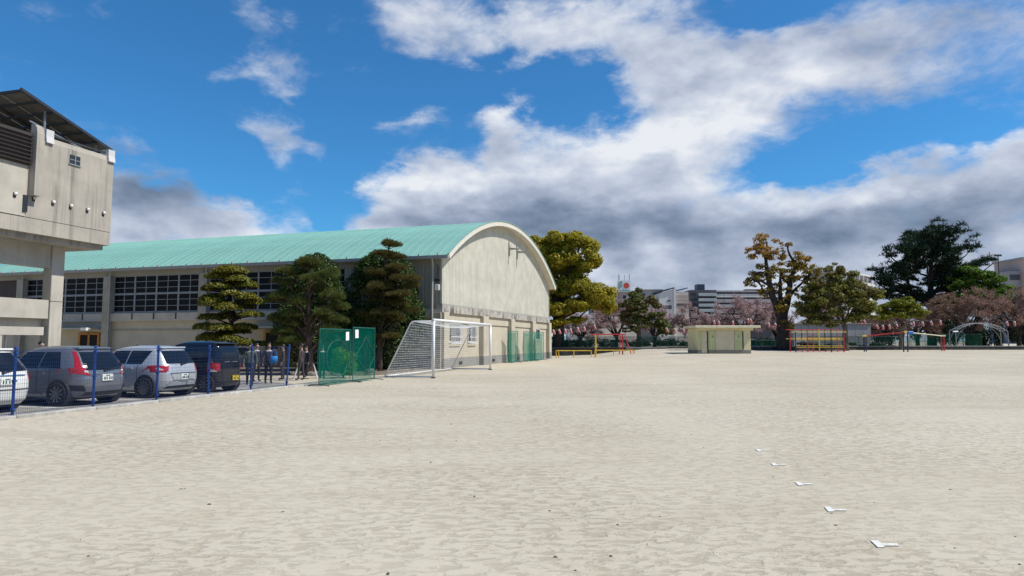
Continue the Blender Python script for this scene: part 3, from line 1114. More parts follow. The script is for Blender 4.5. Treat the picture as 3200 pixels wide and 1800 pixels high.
for v in (.35, 3.0, 6.0):
    for u in (.12, .7):
        p = rp(u, v, -.05)
        MB().bar((p[0], p[1], 10.2), p, .07).build('post', 'galvanised', rack)
    MB().bar(rp(.05, v, -.55), rp(.85, v, -.9), .06).build('tie_rod', 'galvanised', rack)
# under the block: soffit, beam, column, balcony parapet, lower beam
MB().box(XL, -.15, .25, 7, 5.95, 6.17).build('soffit', 'concrete_grimy', sch)
MB().box(XL, -1.9, 1.3, 1.75, 4.95, 5.95).build('beam', 'concrete_clean', sch)
for x in (-1.88, -8.4):
    MB().bbox(x, x + .62, 1.2, 1.72, 0, 5.95, .02).build('column', 'concrete_clean', sch)
    MB().box(x - .004, x + .624, 1.196, 1.724, 3.44, 3.465).build('column_joint', 'louver_dark', sch)
    MB().bbox(x, x + .6, 6.0, 6.5, 0, 5.95, .02).build('column', 'concrete_clean', sch)
MB().box(XL, -1.9, 1.28, 1.5, 2.67, 3.5).build('balcony_parapet', 'concrete_clean', sch)
MB().box(XL, -2.0, 1.6, 6.5, 2.3, 2.67).build('floor_slab', 'concrete_clean', sch)
MB().box(XL, -2.05, 1.3, 1.7, 1.93, 2.29).build('lower_beam', 'concrete_clean', sch)
MB().box(XL, -3.9, 1.32, 1.6, 0, 1.93).build('ground_wall', 'concrete_clean', sch)
MB().tube([(-3.3, 1.9, 0), (-3.3, 1.9, 2.3)], .04, 8).build('downpipe', 'lamp_white', sch)
MB().box(-5.5, -2.3, 3.4, 3.6, 0, 2.3).build('inner_wall', 'plaster_dado', sch)

# ------------------------------------------------------------------ buildings beyond the school ground
def dirs(p0, p1):
    p0, p1 = np.asarray(p0, float), np.asarray(p1, float)
    return math.atan2(p1[1] - p0[1], p1[0] - p0[0]), float(np.linalg.norm(p1 - p0))


# department store with a rooftop sign
st = empty('department_store', (52.0, 330, 0), R(-4), 'pale pink department store with a white sign tower on its roof', 'building')
MB().box(0, 8.5, 0, 20, 0, 25.4).build('sign_tower', 'bld_pink', st)
MB().box(8.5, 21.0, 1.5, 22, 0, 26.4).build('wall', 'bld_cream', st)
MB().box(8.3, 21.2, 1.2, 22, 26.4, 26.9).build('parapet', 'bld_pink', st)
MB().box(-1.7, 0, .6, 8, 14, 25.4).build('stair_shaft', 'bld_grey', st)
for (x, z) in ((1.8, 22.4), (11.2, 23.4), (16.6, 23.4)):
    yy = 0 if x < 8 else 1.5
    MB().box(x, x + 1.5, yy - .1, yy + .1, z, z + 1.5).build('window', 'glass_far', st)
sg = MB().box(-.4, 5.4, -.8, 4.5, 25.5, 31.1).build('rooftop_sign', 'sign_white', st)
MB().lathe((3.45, -.81, 28.6), [(1.42, 0), (1.42, .08)], 28, (0, -1, 0)).build('red_disc', 'sign_red', sg)
MB().lathe((-.41, 1.8, 28.6), [(1.42, 0), (1.42, .08)], 24, (-1, 0, 0)).build('red_disc', 'sign_red', sg)
for k in range(5):                                   # slanted green stripes beside the disc
    x0 = -.25 + k * .28
    z0 = 26.7
    z1 = 30.3 - max(0, (1.0 - k * .28))
    a_, b_ = (-.25, z0 + .3 + k * .75), (-.25 + 1.9 - .18 * abs(k - 2), z0 + 1.5 + k * .75 + .3)
    MB().prism([(a_[0], a_[1]), (min(b_[0], 1.85), min(b_[1], 30.9)), (min(b_[0], 1.85), min(b_[1], 30.9) - .36), (a_[0], a_[1] - .36)],
               lambda u, w, d: (u, d, w), -.88, -.81).build('green_stripe', 'sign_green', sg)
for k in range(8):                                   # row of small green characters, too small to read
    MB().box(.1 + k * .63, .1 + k * .63 + .42, -.86, -.81, 26.0, 26.42 + .12 * (k % 2)).build('green_character', 'sign_green', sg)
for (x, y) in ((-.2, .2), (.5, 3.6), (3.0, 3.6), (5.1, .2)):
    MB().tube([(x, y, 31.1), (x, y, 34.2)], .16, 6).build('mast', 'bld_grey', sg)

dk = empty('parking_deck', (35.0, 300, 0), 0, 'low pale parking deck with a dark slot of openings behind the cherry trees', 'building')
MB().box(0, 21, 0, 15, 0, 14.2).build('wall', 'bld_cream', dk)
MB().box(-.3, 21.3, -.3, 15, 16.1, 18.3).build('parapet', 'bld_cream', dk)
MB().box(.3, 20.7, .6, 14, 14.2, 16.1).build('opening', 'bld_dark', dk)
for k in range(5):
    MB().box(1 + k * 4.6, 1.6 + k * 4.6, -.1, .5, 14.2, 16.1).build('pillar', 'bld_cream', dk)
MB().box(-12, -.5, -20, -8, 0, 12.5).build('annex', 'bld_white', dk)
MB().box(-11, -6, -20.2, -19.9, 9.0, 11.6).build('window', 'bld_balcony', dk)

hl = empty('striped_hall', (68.2, 315, 0), 0, 'cream building with brown stripes, a tall white mast and a dark roof slope', 'building')
MB().prism([(0, 0), (7.2, 0), (7.2, 25.9), (0, 23.9)], lambda u, w, d: (u, d, w), 0, 14).build('wall', 'bld_white', hl)
MB().box(7.2, 13.8, 1.2, 14, 0, 24.6).build('wall', 'bld_cream', hl)
for k in range(5):
    MB().box(7.3, 13.82, 1.08, 1.2, 15.4 + k * 1.75, 16.1 + k * 1.75).build('stripe', 'bld_stripe', hl)
MB().box(6.6, 7.6, -.5, 1.4, 0, 26.6).build('mast', 'bld_white', hl)
for (x0, x1, z0, z1) in ((1.0, 5.6, 16.6, 18.3), (3.6, 5.2, 20.0, 20.7)):
    MB().box(x0, x1, -.12, .2, z0, z1).build('window', 'bld_dark', hl)
MB().box(8.2, 12.8, .95, 1.3, 18.2, 19.2).build('window', 'bld_dark', hl)
MB().prism([(-.5, 24.3), (6.9, 26.2), (6.9, 26.7), (-.5, 24.8)], lambda u, w, d: (u, d, w), -.6, 14).build('roof', 'bld_navy', hl)
MB().prism([(7.6, 24.9), (13.6, 26.3), (13.6, 26.7), (7.6, 25.3)], lambda u, w, d: (u, d, w), 1, 10).build('roof', 'bld_navy', hl)

ap = empty('apartment_block', (97.0, 370, 0), 0, 'dark grey apartment block with rows of pale balconies and a roof cabin', 'building')
MB().box(0, 14.2, 0, 16, 0, 29.6).build('wall', 'bld_dark', ap)
MB().box(4.8, 8.8, 3, 9, 29.6, 33.0).build('roof_cabin', 'bld_navy', ap)
MB().box(14.2, 50, 4, 18, 0, 29.4).build('wing', 'bld_dark', ap)
for k in range(6):
    z = 26.4 - k * 2.87
    MB().bbox(4.2, 14.0, -1.3, .0, z - .15, z + 1.35, .1).build('balcony', 'bld_balcony', ap)
    MB().box(.3, 3.2, -.15, .1, z + .2, z + 1.6).build('window', 'glass_far', ap)
    for j in range(8):
        x = 14.6 + j * 4.45
        MB().box(x, x + 4.33, 2.7, 4, z - .6, z + 1.25).build('balcony', 'bld_grey' if k else 'bld_white', ap)
MB().box(14.0, 50.3, 2.4, 18, 28.6, 29.5).build('cornice', 'bld_grey', ap)
MB().box(33, 42, 8, 12, 29.5, 30.6).build('roof_panels', 'bld_dark', ap)

rz, ln = dirs((127, 262), (155, 290))
wa = empty('stepped_apartments', (127, 262, 0), rz, 'white balcony apartment house receding behind the dark pine', 'building')
MB().box(0, ln, 1.2, 12, 0, 28.6).build('wall', 'bld_grey', wa)
MB().box(-.5, ln + .5, -.4, 12, 28.6, 29.3).build('cornice', 'bld_white', wa)
for k in range(5):
    z = 25.0 - k * 3.0
    for j in range(8):
        x = j * ln / 8
        MB().box(x + .1, x + ln / 8 - .1, -.2, 1.2, z - .2, z + 1.0).build('balcony', 'bld_white', wa)
        MB().box(x + .5, x + ln / 8 - .5, 1.08, 1.25, z + .2, z + 2.2).build('window', 'glass_far', wa)
for j in range(9):
    MB().box(j * ln / 8 - .2, j * ln / 8 + .2, -.35, .2, 8, 28.6).build('pillar', 'bld_white', wa)

rb = empty('pink_tenement', (132.8, 180, 0), R(-3), 'pinkish grey tenement with dark window rows at the right edge', 'building')
MB().box(3.0, 24, 0, 12, 0, 23.4).build('wall', 'bld_pink', rb)
MB().box(2.6, 24.4, -.3, 12.3, 23.4, 24.0).build('cornice', 'bld_grey', rb)
MB().box(0, 3.0, 1.5, 11, 0, 20.4).build('stair_wing', 'bld_grey', rb)
for k in range(4):
    MB().box(.3, 2.7, 1.3, 1.6, 18.0 - k * 3.3, 19.4 - k * 3.3).build('window', 'bld_dark', rb)
    MB().box(3.6, 6.4, -.1, .2, 19.6 - k * 3.3, 21.2 - k * 3.3).build('window', 'glass_far', rb)
lp = empty('mast_lamp', (129.2, 180, 0), 0, 'slim tall lamp mast standing left of the pinkish tenement', 'lamp mast')
MB().tube([(0, 0, 0), (0, 0, 24.3)], [.22, .12], 8).build('mast', 'dark_steel', lp)
MB().box(-.9, .9, -.2, .2, 24.2, 24.7).build('lamp_head', 'dark_steel', lp)

hs = empty('pink_house', (-63, 70, 0), 0, 'pinkish house with a flat roof seen through the opening under the school block', 'house')
MB().box(0, 12.2, 0, 9, 0, 9.1).build('wall', 'bld_pink', hs)
MB().box(-.3, 13.6, -.5, 9.3, 9.1, 9.35).build('roof', 'roof_trim', hs)
w = MB().box(10.95, 11.75, -.05, .05, 7.9, 8.8).build('window', 'glass_far', hs)
MB().box(10.9, 11.0, -.12, .0, 7.85, 8.85).box(11.32, 11.38, -.1, 0, 7.9, 8.8).box(11.7, 11.8, -.12, 0, 7.85, 8.85).build('frame', 'bld_white', w)
MB().box(12.2, 18, -2, 6, 0, 6.7).build('annex', 'bld_dark', hs)

# grey panel store behind the climbing bars
ps = empty('panel_store', (34.6, 84, 0.5), R(1), 'long low light grey panel store behind the coloured climbing bars', 'shed')
MB().box(0, 9.6, 0.03, 4, 0, 3.28).build('wall', 'panel_grey', ps)
pm = MB().bbox(0, .94, -.03, .03, 0, 3.2, .012).mesh('wall_panel', 'panel_grey')
for k in range(10):
    put('wall_panel', pm, ps, (.01 + k * .96, 0, 0.02))
MB().box(-.15, 9.75, -.15, 4.2, 3.28, 3.38).build('roof', 'gutter', ps)

# ------------------------------------------------------------------ trees
def leaves(clumps, n, size, seed, shell=.4, up=.35, hemi=None, aspect=.6):
    """n leaf quads spread over the outer shell of ellipsoid clumps (cx,cy,cz,rx,ry,rz)"""
    rg = np.random.default_rng(seed)
    C = np.array(clumps, float)
    w = (C[:, 3] * C[:, 4] * C[:, 5]) ** (2 / 3)
    idx = rg.choice(len(C), n, p=w / w.sum())
    d = rg.normal(size=(n, 3))
    d /= np.linalg.norm(d, axis=1)[:, None]
    if hemi is not None:
        d[:, 2] = np.where(d[:, 2] < hemi, np.abs(d[:, 2]) * rg.uniform(0, 1, n) + hemi * .3, d[:, 2])
    rad = 1 - shell * rg.uniform(0, 1, n) ** 1.6 + rg.normal(0, .05, n)
    c = C[idx]
    p = c[:, :3] + d * c[:, 3:6] * rad[:, None]
    nr = d / c[:, 3:6] * c[:, 3:6].mean(1)[:, None] + rg.normal(0, .65, (n, 3))
    nr[:, 2] += up
    nr /= np.linalg.norm(nr, axis=1)[:, None]
    t = rg.normal(size=(n, 3))
    t -= nr * (t * nr).sum(1)[:, None]
    t /= np.linalg.norm(t, axis=1)[:, None]
    b = np.cross(nr, t)
    s = size * rg.uniform(.55, 1.25, n)[:, None]
    return np.stack([p - t * s, p - b * s * aspect, p + t * s, p + b * s * aspect], 1)


def needles(clumps, n, length, width, seed, k=4, hemi=-.15, lift=.5, shell=.5):
    """n tufts of k blade-like needles on the upper side of flat pads"""
    rg = np.random.default_rng(seed)
    C = np.array(clumps, float)
    w = (C[:, 3] * C[:, 4])
    idx = rg.choice(len(C), n, p=w / w.sum())
    d = rg.normal(size=(n, 3))
    d /= np.linalg.norm(d, axis=1)[:, None]
    d[:, 2] = np.where(d[:, 2] < hemi, np.abs(d[:, 2]) * rg.uniform(0, 1, n), d[:, 2])
    rad = 1 - shell * rg.uniform(0, 1, n) ** 1.5
    c = C[idx]
    p = c[:, :3] + d * c[:, 3:6] * rad[:, None]
    out = []
    for _ in range(k):
        a = d + rg.normal(0, .6, (n, 3))
        a[:, 2] += lift
        a /= np.linalg.norm(a, axis=1)[:, None]
        sd_ = np.cross(a, rg.normal(size=(n, 3)))
        sd_ /= np.linalg.norm(sd_, axis=1)[:, None]
        L = length * rg.uniform(.6, 1.2, n)[:, None]
        out.append(np.stack([p - sd_ * width / 2, p + sd_ * width / 2, p + a * L], 1))
    return np.concatenate(out)


def bend(p, q, sag=0.0, side=0.0, n=6, seed=0, wob=.03):
    rg = random.Random(seed)
    p, q = np.asarray(p, float), np.asarray(q, float)
    L = np.linalg.norm(q - p)
    s = unit(np.cross(q - p, (0, 0, 1)) + 1e-6)
    pts = []
    for i in range(n + 1):
        t = i / n
        k = 4 * t * (1 - t)
        j = wob * L * (0 if i in (0, n) else 1)
        pts.append(p + (q - p) * t + np.array((0, 0, sag * k)) + s * side * k + np.array([rg.uniform(-j, j) for _ in range(3)]))
    return pts


def limb(mb, p, q, r0, r1, sag=0, side=0, seed=0, n=6, sides=7, wob=.03):
    mb.tube(bend(p, q, sag, side, n, seed, wob), list(np.linspace(r0, r1, n + 1)), sides)


def make_tree(name, loc, label, trunk_mb, bark, crown, crown_mat, k, cat='tree', group=None):
    t = empty(name, loc, 0, label, cat, group)
    trunk_mb.build('trunk', bark, t, True)
    put('crown', poly_mesh('crown', crown, k, crown_mat), t)
    return t


# cloud-pruned yew: many cushions stepped round a dark stem
rg = random.Random(5)
pads = []
tr = MB()
limb(tr, (0, 0, 0), (.15, 0, 5.2), .19, .05, side=.12, seed=2, n=9)
PADS = [(0, 0, 5.55, .78, .26), (-.75, .1, 5.25, .62, .22), (.45, -.2, 5.05, .6, .2), (.95, 0, 4.75, .5, .2), (-.45, -.35, 4.65, .62, .2), (-1.15, .1, 4.55, .45, .2), (.25, -.45, 4.25, .5, .2),
        (1.0, -.3, 4.05, .55, .22), (1.3, .1, 3.8, .45, .2), (-.8, -.3, 3.75, .68, .36), (.15, -.5, 3.45, .62, .28), (.6, .3, 3.55, .5, .2), (-1.2, .2, 4.0, .5, .2), (1.25, -.15, 3.1, .6, .18), (-1.0, 0, 2.95, .6, .2),
        (-.3, .5, 3.0, .6, .25), (-1.25, -.2, 2.4, .55, .2), (-.35, -.4, 2.35, .7, .22), (.8, .1, 2.4, .6, .2), (-.9, 0, 1.8, .72, .26), (.15, -.3, 1.75, .6, .22), (1.0, -.3, 1.55, .5, .2), (-1.15, 0, 1.15, .75, .26), (-.35, -.35, 1.05, .7, .25), (.7, .2, 1.0, .5, .2),
        (0, .5, 4.9, .6, .25), (0.1, .6, 2.2, .7, .3)]
for i, (x, y, z, r, h) in enumerate(PADS):
    pads.append((x, y, z, r * 1.2, r * 1.05, h * 1.5))
    limb(tr, (.1 * z / 5, 0, z - .25 - .1 * abs(x)), (x, y, z - .05), .05, .025, sag=.05, seed=i, n=4, sides=5)
cr = leaves(pads, 46000, .065, 11, shell=.30, up=.5, hemi=-.25)
make_tree('cloud_pruned_yew', (-15.75, 38, 0), 'yellow-green cloud-pruned tree of stepped cushions in front of the gym windows', tr, 'bark_dark', cr, 'leaf_niwaki', 4, group='garden trees along the gymnasium')

# layered pine with thick trunk
def garden_pine(loc, label, H, pads, mat_name, bark, lean, r0, seed, n, low, length=.17, width=.022):
    tr = MB()
    top = np.array((lean[0], lean[1], H * .97))
    base = [np.array((0, 0, 0)), np.array((.06, 0, H * .2)), np.array((-.05 + lean[0] * .3, .05, H * .4)), np.array((lean[0] * .6, .0, H * .65)), top]
    rs = [r0 * 1.6, r0, r0 * .85, r0 * .55, .04]
    P_ = []
    Rr = []
    for i in range(4):
        for t in np.linspace(0, 1, 5)[:-1]:
            P_.append(base[i] * (1 - t) + base[i + 1] * t)
            Rr.append(rs[i] * (1 - t) + rs[i + 1] * t)
    P_.append(top)
    Rr.append(rs[-1])
    tr.tube(P_, Rr, 10)
    rr = random.Random(seed)
    for k in range(7):                                # root flare
        a = k * .9
        limb(tr, (0, 0, r0 * 1.3), (math.cos(a) * r0 * 3.2, math.sin(a) * r0 * 3.2, -.06), r0 * .6, r0 * .2, sag=-.04, seed=k, n=3, sides=5)
    cl = []
    for i, (x, y, z, r, h) in enumerate(pads):
        f = min(max((z - .5) / H, .15), .97)
        j = int(f * (len(P_) - 1))
        limb(tr, P_[j], (x, y, z - .12), max(.03, Rr[j] * .45), .02, sag=.12, side=rr.uniform(-.1, .1), seed=i, n=5, sides=5)
        for _ in range(4):
            limb(tr, (x * .6 + P_[j][0] * .4, y * .6, z - .18), (x + rr.uniform(-r, r) * .7, y + rr.uniform(-r, r) * .7, z - .02), .022, .008, seed=i + _, n=3, sides=4)
            cl.append((x + rr.uniform(-r, r) * .55, y + rr.uniform(-r, r) * .5, z + rr.uniform(-.08, .1), r * rr.uniform(.45, .68), r * rr.uniform(.45, .65), h * rr.uniform(.8, 1.25)))
    cr = needles(cl, n, length, width, seed, k=5, lift=.55, shell=.6)
    t = make_tree('garden_pine', loc, label, tr, bark, cr, mat_name, 3, group='garden trees along the gymnasium')
    return t


gp = garden_pine((-10.1, 34.0, 0), 'olive green layered garden pine with a thick reddish trunk at the fence end', 5.7,
            [(0, 0, 5.45, .95, .28), (-.9, 0, 5.0, .8, .24), (.9, -.1, 4.95, .85, .24), (-1.5, .2, 4.55, .6, .2), (.3, -.5, 4.75, .7, .22), (-1.55, -.1, 3.7, .95, .26), (-.6, -.5, 3.6, .7, .2), (1.2, -.2, 3.85, .85, .24), (1.6, .1, 3.3, .7, .22),
             (-1.2, -.2, 2.95, .95, .26), (-1.9, .1, 2.75, .6, .2), (.7, -.5, 3.0, .8, .24), (1.55, 0, 2.65, .75, .22), (-.9, .3, 2.4, .8, .26), (-1.4, 0, 2.05, .8, .24), (1.3, -.3, 2.15, .7, .22), (-.9, -.2, 1.65, .7, .22), (-1.5, .3, 1.5, .5, .2), (0, .6, 4.2, 1.0, .3), (.2, .6, 2.8, 1., .3), (1.0, .4, 1.7, .6, .2)],
            'leaf_pine', 'bark_red', (-.1, 0), .19, 21, 30000, 1.4)
gp.scale = (.89, .92, 1.0)
garden_pine((-7.45, 38.2, 0), 'brownish layered garden pine with a small top tier above the gym eave', 7.25,
            [(.55, 0, 7.05, .62, .22), (.3, -.1, 6.55, .85, .14), (1.0, 0, 6.4, .55, .12), (.9, 0, 5.75, .7, .22), (.2, -.2, 5.45, .9, .22), (1.4, -.1, 5.1, .85, .22), (1.8, .1, 4.7, .5, .18), (.3, -.5, 4.65, .9, .24), (-.35, -.2, 4.3, .55, .2), (1.2, -.3, 4.2, .9, .22),
             (.9, .2, 3.7, .9, .2), (-.7, -.2, 3.1, .7, .2), (1.6, .1, 3.4, .6, .2), (.5, -.4, 3.2, .8, .22), (1.2, -.2, 2.9, .6, .2), (.4, -.4, 1.95, .8, .16), (-.5, 0, 1.85, .7, .16), (0, .4, 3.9, .8, .22), (-.2, .5, 2.6, .8, .22)],
            'leaf_pine_brown', 'bark', (.5, 0), .15, 22, 24000, 1.6)


# clipped dark domes behind the pines
def dome_shrub(loc, label, r, h, seed, n):
    rr = random.Random(seed)
    cl = [(0, 0, h * .48, r * .88, r * .8, h * .5)]
    for k in range(46):
        a, e = rr.uniform(0, 2 * math.pi), rr.uniform(-.3, 1.35)
        cl.append((math.cos(a) * math.cos(e) * r * .86, math.sin(a) * math.cos(e) * r * .8, h * .48 + math.sin(e) * h * .46, r * .24, r * .24, r * .34))
    tr = MB()
    limb(tr, (0, 0, 0), (0, 0, h * .7), .16, .05, seed=seed)
    for k in range(10):
        a = k * .63
        limb(tr, (0, 0, h * .2 + k * .12), (math.cos(a) * r * .6, math.sin(a) * r * .6, h * .45 + k * .15), .05, .02, seed=k)
    cr = leaves(cl, n, .085, seed, shell=.2, up=.5, aspect=.5)
    make_tree('clipped_juniper', loc, label, tr, 'bark_dark', cr, 'leaf_dome', 4, group='garden trees along the gymnasium')


dome_shrub((-11.3, 38.7, 0), 'dark clipped dome juniper standing behind the olive green pine', 2.0, 6.45, 31, 38000)
dome_shrub((-7.6, 40.3, 0), 'wide dark clipped juniper filling the corner behind the brownish pine', 2.35, 6.75, 32, 42000)

# bright shrub behind the nets, low cushion shrub by the gym wall
tr = MB()
for k in range(6):
    limb(tr, (0, 0, 0), (math.cos(k) * .3, math.sin(k) * .3, .9), .02, .008, seed=k)
cr = leaves([(random.Random(k).uniform(-.35, .35), random.Random(k + 9).uniform(-.3, .3), .35 + .1 * k, .34, .34, .24) for k in range(9)], 6000, .055, 41, shell=.6)
make_tree('leafy_shrub', (-7.62, 31.0, 0), 'bright green leafy shrub growing behind the green practice net', tr, 'bark', cr, 'leaf_shrub', 4, 'shrub')
tr = MB()
limb(tr, (0, 0, 0), (0, 0, 1.0), .05, .03)
cr = leaves([(0, 0, 1.15, .85, .6, .25), (.4, 0, 1.2, .5, .5, .2)], 3500, .05, 42, shell=.3, hemi=-.2)
make_tree('cushion_shrub', (-14.4, 38.6, .3), 'flat yellow-green clipped cushion shrub beside the cloud-pruned tree', tr, 'bark_dark', cr, 'leaf_niwaki', 4, 'shrub')

# planting strip with boulders
mb = MB()
mb.add([(-17.5, 36.2, .01), (-9.2, 32.6, .012), (-6.6, 33.6, .012), (-4.6, 40.9, .012), (-18, 45.0, .01)], [(0, 1, 2, 3, 4)])
struct('planting_bed', mb, 'soil')
rr = random.Random(77)
def boulder(r, seed):
    q = random.Random(seed)
    mb = MB()
    prof_n = 7
    v, f = [], []
    for i in range(5):
        e = -0.3 + i / 4 * 1.75
        for k in range(prof_n):
            a = k / prof_n * 6.283
            s = r * q.uniform(.8, 1.15)
            v.append((math.cos(a) * math.cos(e) * s * 1.2, math.sin(a) * math.cos(e) * s, math.sin(e) * s * .75))
    for i in range(4):
        for k in range(prof_n):
            l = (k + 1) % prof_n
            f.append((i * prof_n + k, i * prof_n + l, (i + 1) * prof_n + l, (i + 1) * prof_n + k))
    f.append(tuple(range(4 * prof_n, 5 * prof_n)))
    return mb.add(v, f)
for k, (x, y, r) in enumerate([(-9.75, 33.2, .22), (-9.2, 33.4, .28), (-8.7, 33.7, .2), (-10.6, 33.5, .2), (-8.1, 34.3, .25), (-11.3, 34.2, .22), (-7.5, 36.3, .25), (-9.4, 33.9, .16)]):
    o = boulder(r, k).build('boulder', 'stone', None, False)
    o.location = (x, y, .03)
    tag(o, 'small brown garden boulder edging the planting bed under the pines', 'boulder', 'boulders edging the planting bed')


# big camphor behind the gym
def broad_tree(name, loc, label, limbs, clumps, n, size, bark, mat_name, seed, r0, sub=7, spread=.55, subr=(.35, .55), shell=.85, group=None, cat='tree', extra=3):
    """clumps (x,y,z,rx,ry,rz) are broken up into smaller uneven leaf masses; limbs lists trunk polylines"""
    rr = random.Random(seed)
    tr = MB()
    for pl, ra, rb_ in limbs:
        pts = [np.asarray(p, float) for p in pl]
        fine_, rs = [], []
        for i in range(len(pts) - 1):
            for t in (0, .25, .5, .75):
                fine_.append(pts[i] * (1 - t) + pts[i + 1] * t + np.array([rr.uniform(-.05, .05) for _ in range(3)]) * (0 if i == 0 and t == 0 else 1))
        fine_.append(pts[-1])
        tr.tube(fine_, list(np.linspace(ra, rb_, len(fine_))), 9)
    ends = [np.asarray(pl[-1], float) for pl, _, _ in limbs]
    cl = []
    for i, c in enumerate(clumps):
        cc = np.array(c[:3])
        j = min(range(len(ends)), key=lambda k: np.linalg.norm(ends[k] - cc))
        limb(tr, ends[j], cc, r0 * .22, r0 * .07, sag=.3, side=rr.uniform(-.4, .4), seed=i, n=5, sides=5)
        for k in range(sub):
            d = np.array([rr.gauss(0, 1) for _ in range(3)])
            d = d / np.linalg.norm(d) * rr.uniform(.45, .95)
            p = cc + d * np.array(c[3:6]) * spread * 1.5
            s = rr.uniform(*subr)
            cl.append((p[0], p[1], p[2], c[3] * s, c[4] * s, c[5] * s * .85))
            if k < extra:
                limb(tr, cc, p, r0 * .08, r0 * .025, sag=.1, seed=i * 9 + k, n=3, sides=4)
    cr = leaves(cl, n, size, seed, shell=shell, up=.4)
    return make_tree(name, loc, label, tr, bark, cr, mat_name, 4, cat, group)


G4 = 'trees along the far edge of the field'
ct = broad_tree('camphor_tree', (5.25, 80, 0), 'huge rounded yellow-green camphor tree rising behind the gym gable',
           [([(0, 0, 0), (.2, 0, 3), (.1, 0, 6.5)], .75, .5), ([(.1, 0, 5.5), (1.5, 0, 7.5), (3.0, .2, 8.5)], .32, .16), ([(.1, 0, 6.3), (-1.5, .3, 9), (-2.0, 0, 11.0)], .32, .16), ([(.1, 0, 6.3), (1.2, 0, 9.5), (2.2, 0, 11.6)], .3, .15), ([(0.1, 0, 4.2), (2.5, -.3, 5.4), (4.2, -.5, 5.8)], .25, .1)],
           [(-2.6, 0, 12.6, 2.1, 2.1, 1.9), (-.4, -.3, 13.4, 2.0, 2.2, 1.5), (2.2, -.2, 13.5, 2.3, 2.3, 1.7), (3.7, 0, 12.0, 1.6, 2.0, 1.7), (-3.0, 0, 10.2, 2.0, 2, 1.8), (.5, -.8, 11.2, 2.0, 1.8, 1.5), (3.2, -.2, 10.4, 1.4, 1.8, 1.0), (-1.5, -.6, 8.4, 2.0, 1.8, 1.6),
            (1.8, -.5, 8.2, 2.2, 2.1, 1.6), (4.2, -.3, 7.2, 2.2, 2.0, 1.9), (5.6, 0, 6.0, 1.4, 1.6, 1.4), (2.6, -.6, 5.9, 1.8, 1.8, 1.2), (-2.0, -.3, 6.0, 1.8, 1.8, 1.5), (.2, -.8, 5.4, 1.5, 1.5, 1.0), (-1.2, -.6, 3.6, 1.6, 1.6, 1.1), (.6, -.8, 3.9, 1.3, 1.3, .6), (2.2, -.6, 4.1, 1.2, 1.2, .5), (-1.8, 0, 2.3, 1.3, 1.3, .8), (.3, 1.8, 9, 3.6, 1.5, 4.0)],
           95000, .17, 'bark_dark', 'leaf_camphor', 51, .7, sub=14, subr=(.28, .55), group=G4)
ct.scale = (1.06, 1.06, 1.0)

# mid-size mixed tree in the raised bed
broad_tree('field_tree', (14.9, 80.5, .9), 'dull green spreading tree growing from the raised bed behind the red swing frame',
           [([(0, 0, 0), (.05, 0, 2.0), (0, 0, 4.2)], .32, .14), ([(0, 0, 2.2), (1.4, 0, 3.3), (2.4, 0, 3.4)], .13, .06), ([(0, 0, 1.6), (-1.3, 0, 2.6), (-2, 0, 3.0)], .13, .06)],
           [(.1, 0, 6.0, 1.3, 1.2, 1.0), (-1.0, 0, 5.0, 1.2, 1.1, .8), (1.2, 0, 5.0, 1.3, 1.1, .9), (0, -.4, 4.2, 1.5, 1.1, .7), (-1.2, -.2, 3.5, 1.1, 1, .6), (1.9, 0, 3.4, 1.3, 1.1, .8), (2.8, 0, 2.5, 1.1, 1.0, .9), (.3, -.3, 2.8, 1.2, .9, .5), (3.2, 0, 1.9, .8, .8, .5), (-.8, 0, 2.2, 1.0, .8, .4)],
           15000, .14, 'bark_grey', 'leaf_mixed', 52, .32, sub=14, spread=.8, subr=(.25, .5), group=G4)

# pruned old camphor with dark heavy limbs and reddish young growth
broad_tree('old_camphor', (28.6, 72, .75), 'old pruned camphor with a heavy dark trunk and orange-brown young leaves',
           [([(0, 0, -.2), (.05, 0, 1.6), (-.1, 0, 3.4)], .82, .55), ([(-.1, 0, 3.0), (-1.0, 0, 5.6), (-1.5, 0, 8.0), (-1.6, 0, 9.6)], .42, .16), ([(-.1, 0, 3.2), (.6, 0, 5.2), (.9, 0, 7.4), (1.6, 0, 8.8)], .46, .15), ([(-.1, 0, 4.0), (-.2, 0, 6.2), (-.1, 0, 7.8)], .3, .12), ([(.7, 0, 5.5), (1.6, 0, 6.6), (2.6, 0, 7.6)], .2, .08), ([(-1.3, 0, 6.8), (-2.3, 0, 7.4), (-3.0, 0, 7.5)], .16, .06)],
           [(-1.4, 0, 11.4, 1.5, 1.4, 1.0), (-2.3, 0, 10.3, 1.1, 1.1, .8), (-.6, 0, 10.2, 1.1, 1.0, .8), (.5, 0, 11.2, .5, .5, .4), (-2.0, 0, 8.2, 1.4, 1.2, 1.0), (-2.8, 0, 7.3, 1.1, 1.0, .7), (1.2, 0, 9.4, 1.4, 1.2, .9), (2.5, 0, 9.0, 1.4, 1.2, .9), (3.3, 0, 7.8, 1.0, 1.0, .9), (.2, 0, 8.2, 1.3, 1.0, .8), (1.8, 0, 7.4, 1.1, 1, .6), (-.5, 0, 6.5, 1.0, .9, .6), (.9, -.4, 6.0, .8, .8, .6), (-.3, -.6, 4.6, .8, .6, .6), (.1, -.7, 2.7, .7, .5, .45), (-1.8, 0, 6.0, .9, .8, .5)],
           10500, .125, 'bark_dark', 'leaf_camphor_old', 53, .8, sub=13, spread=.85, subr=(.22, .5), group=G4)

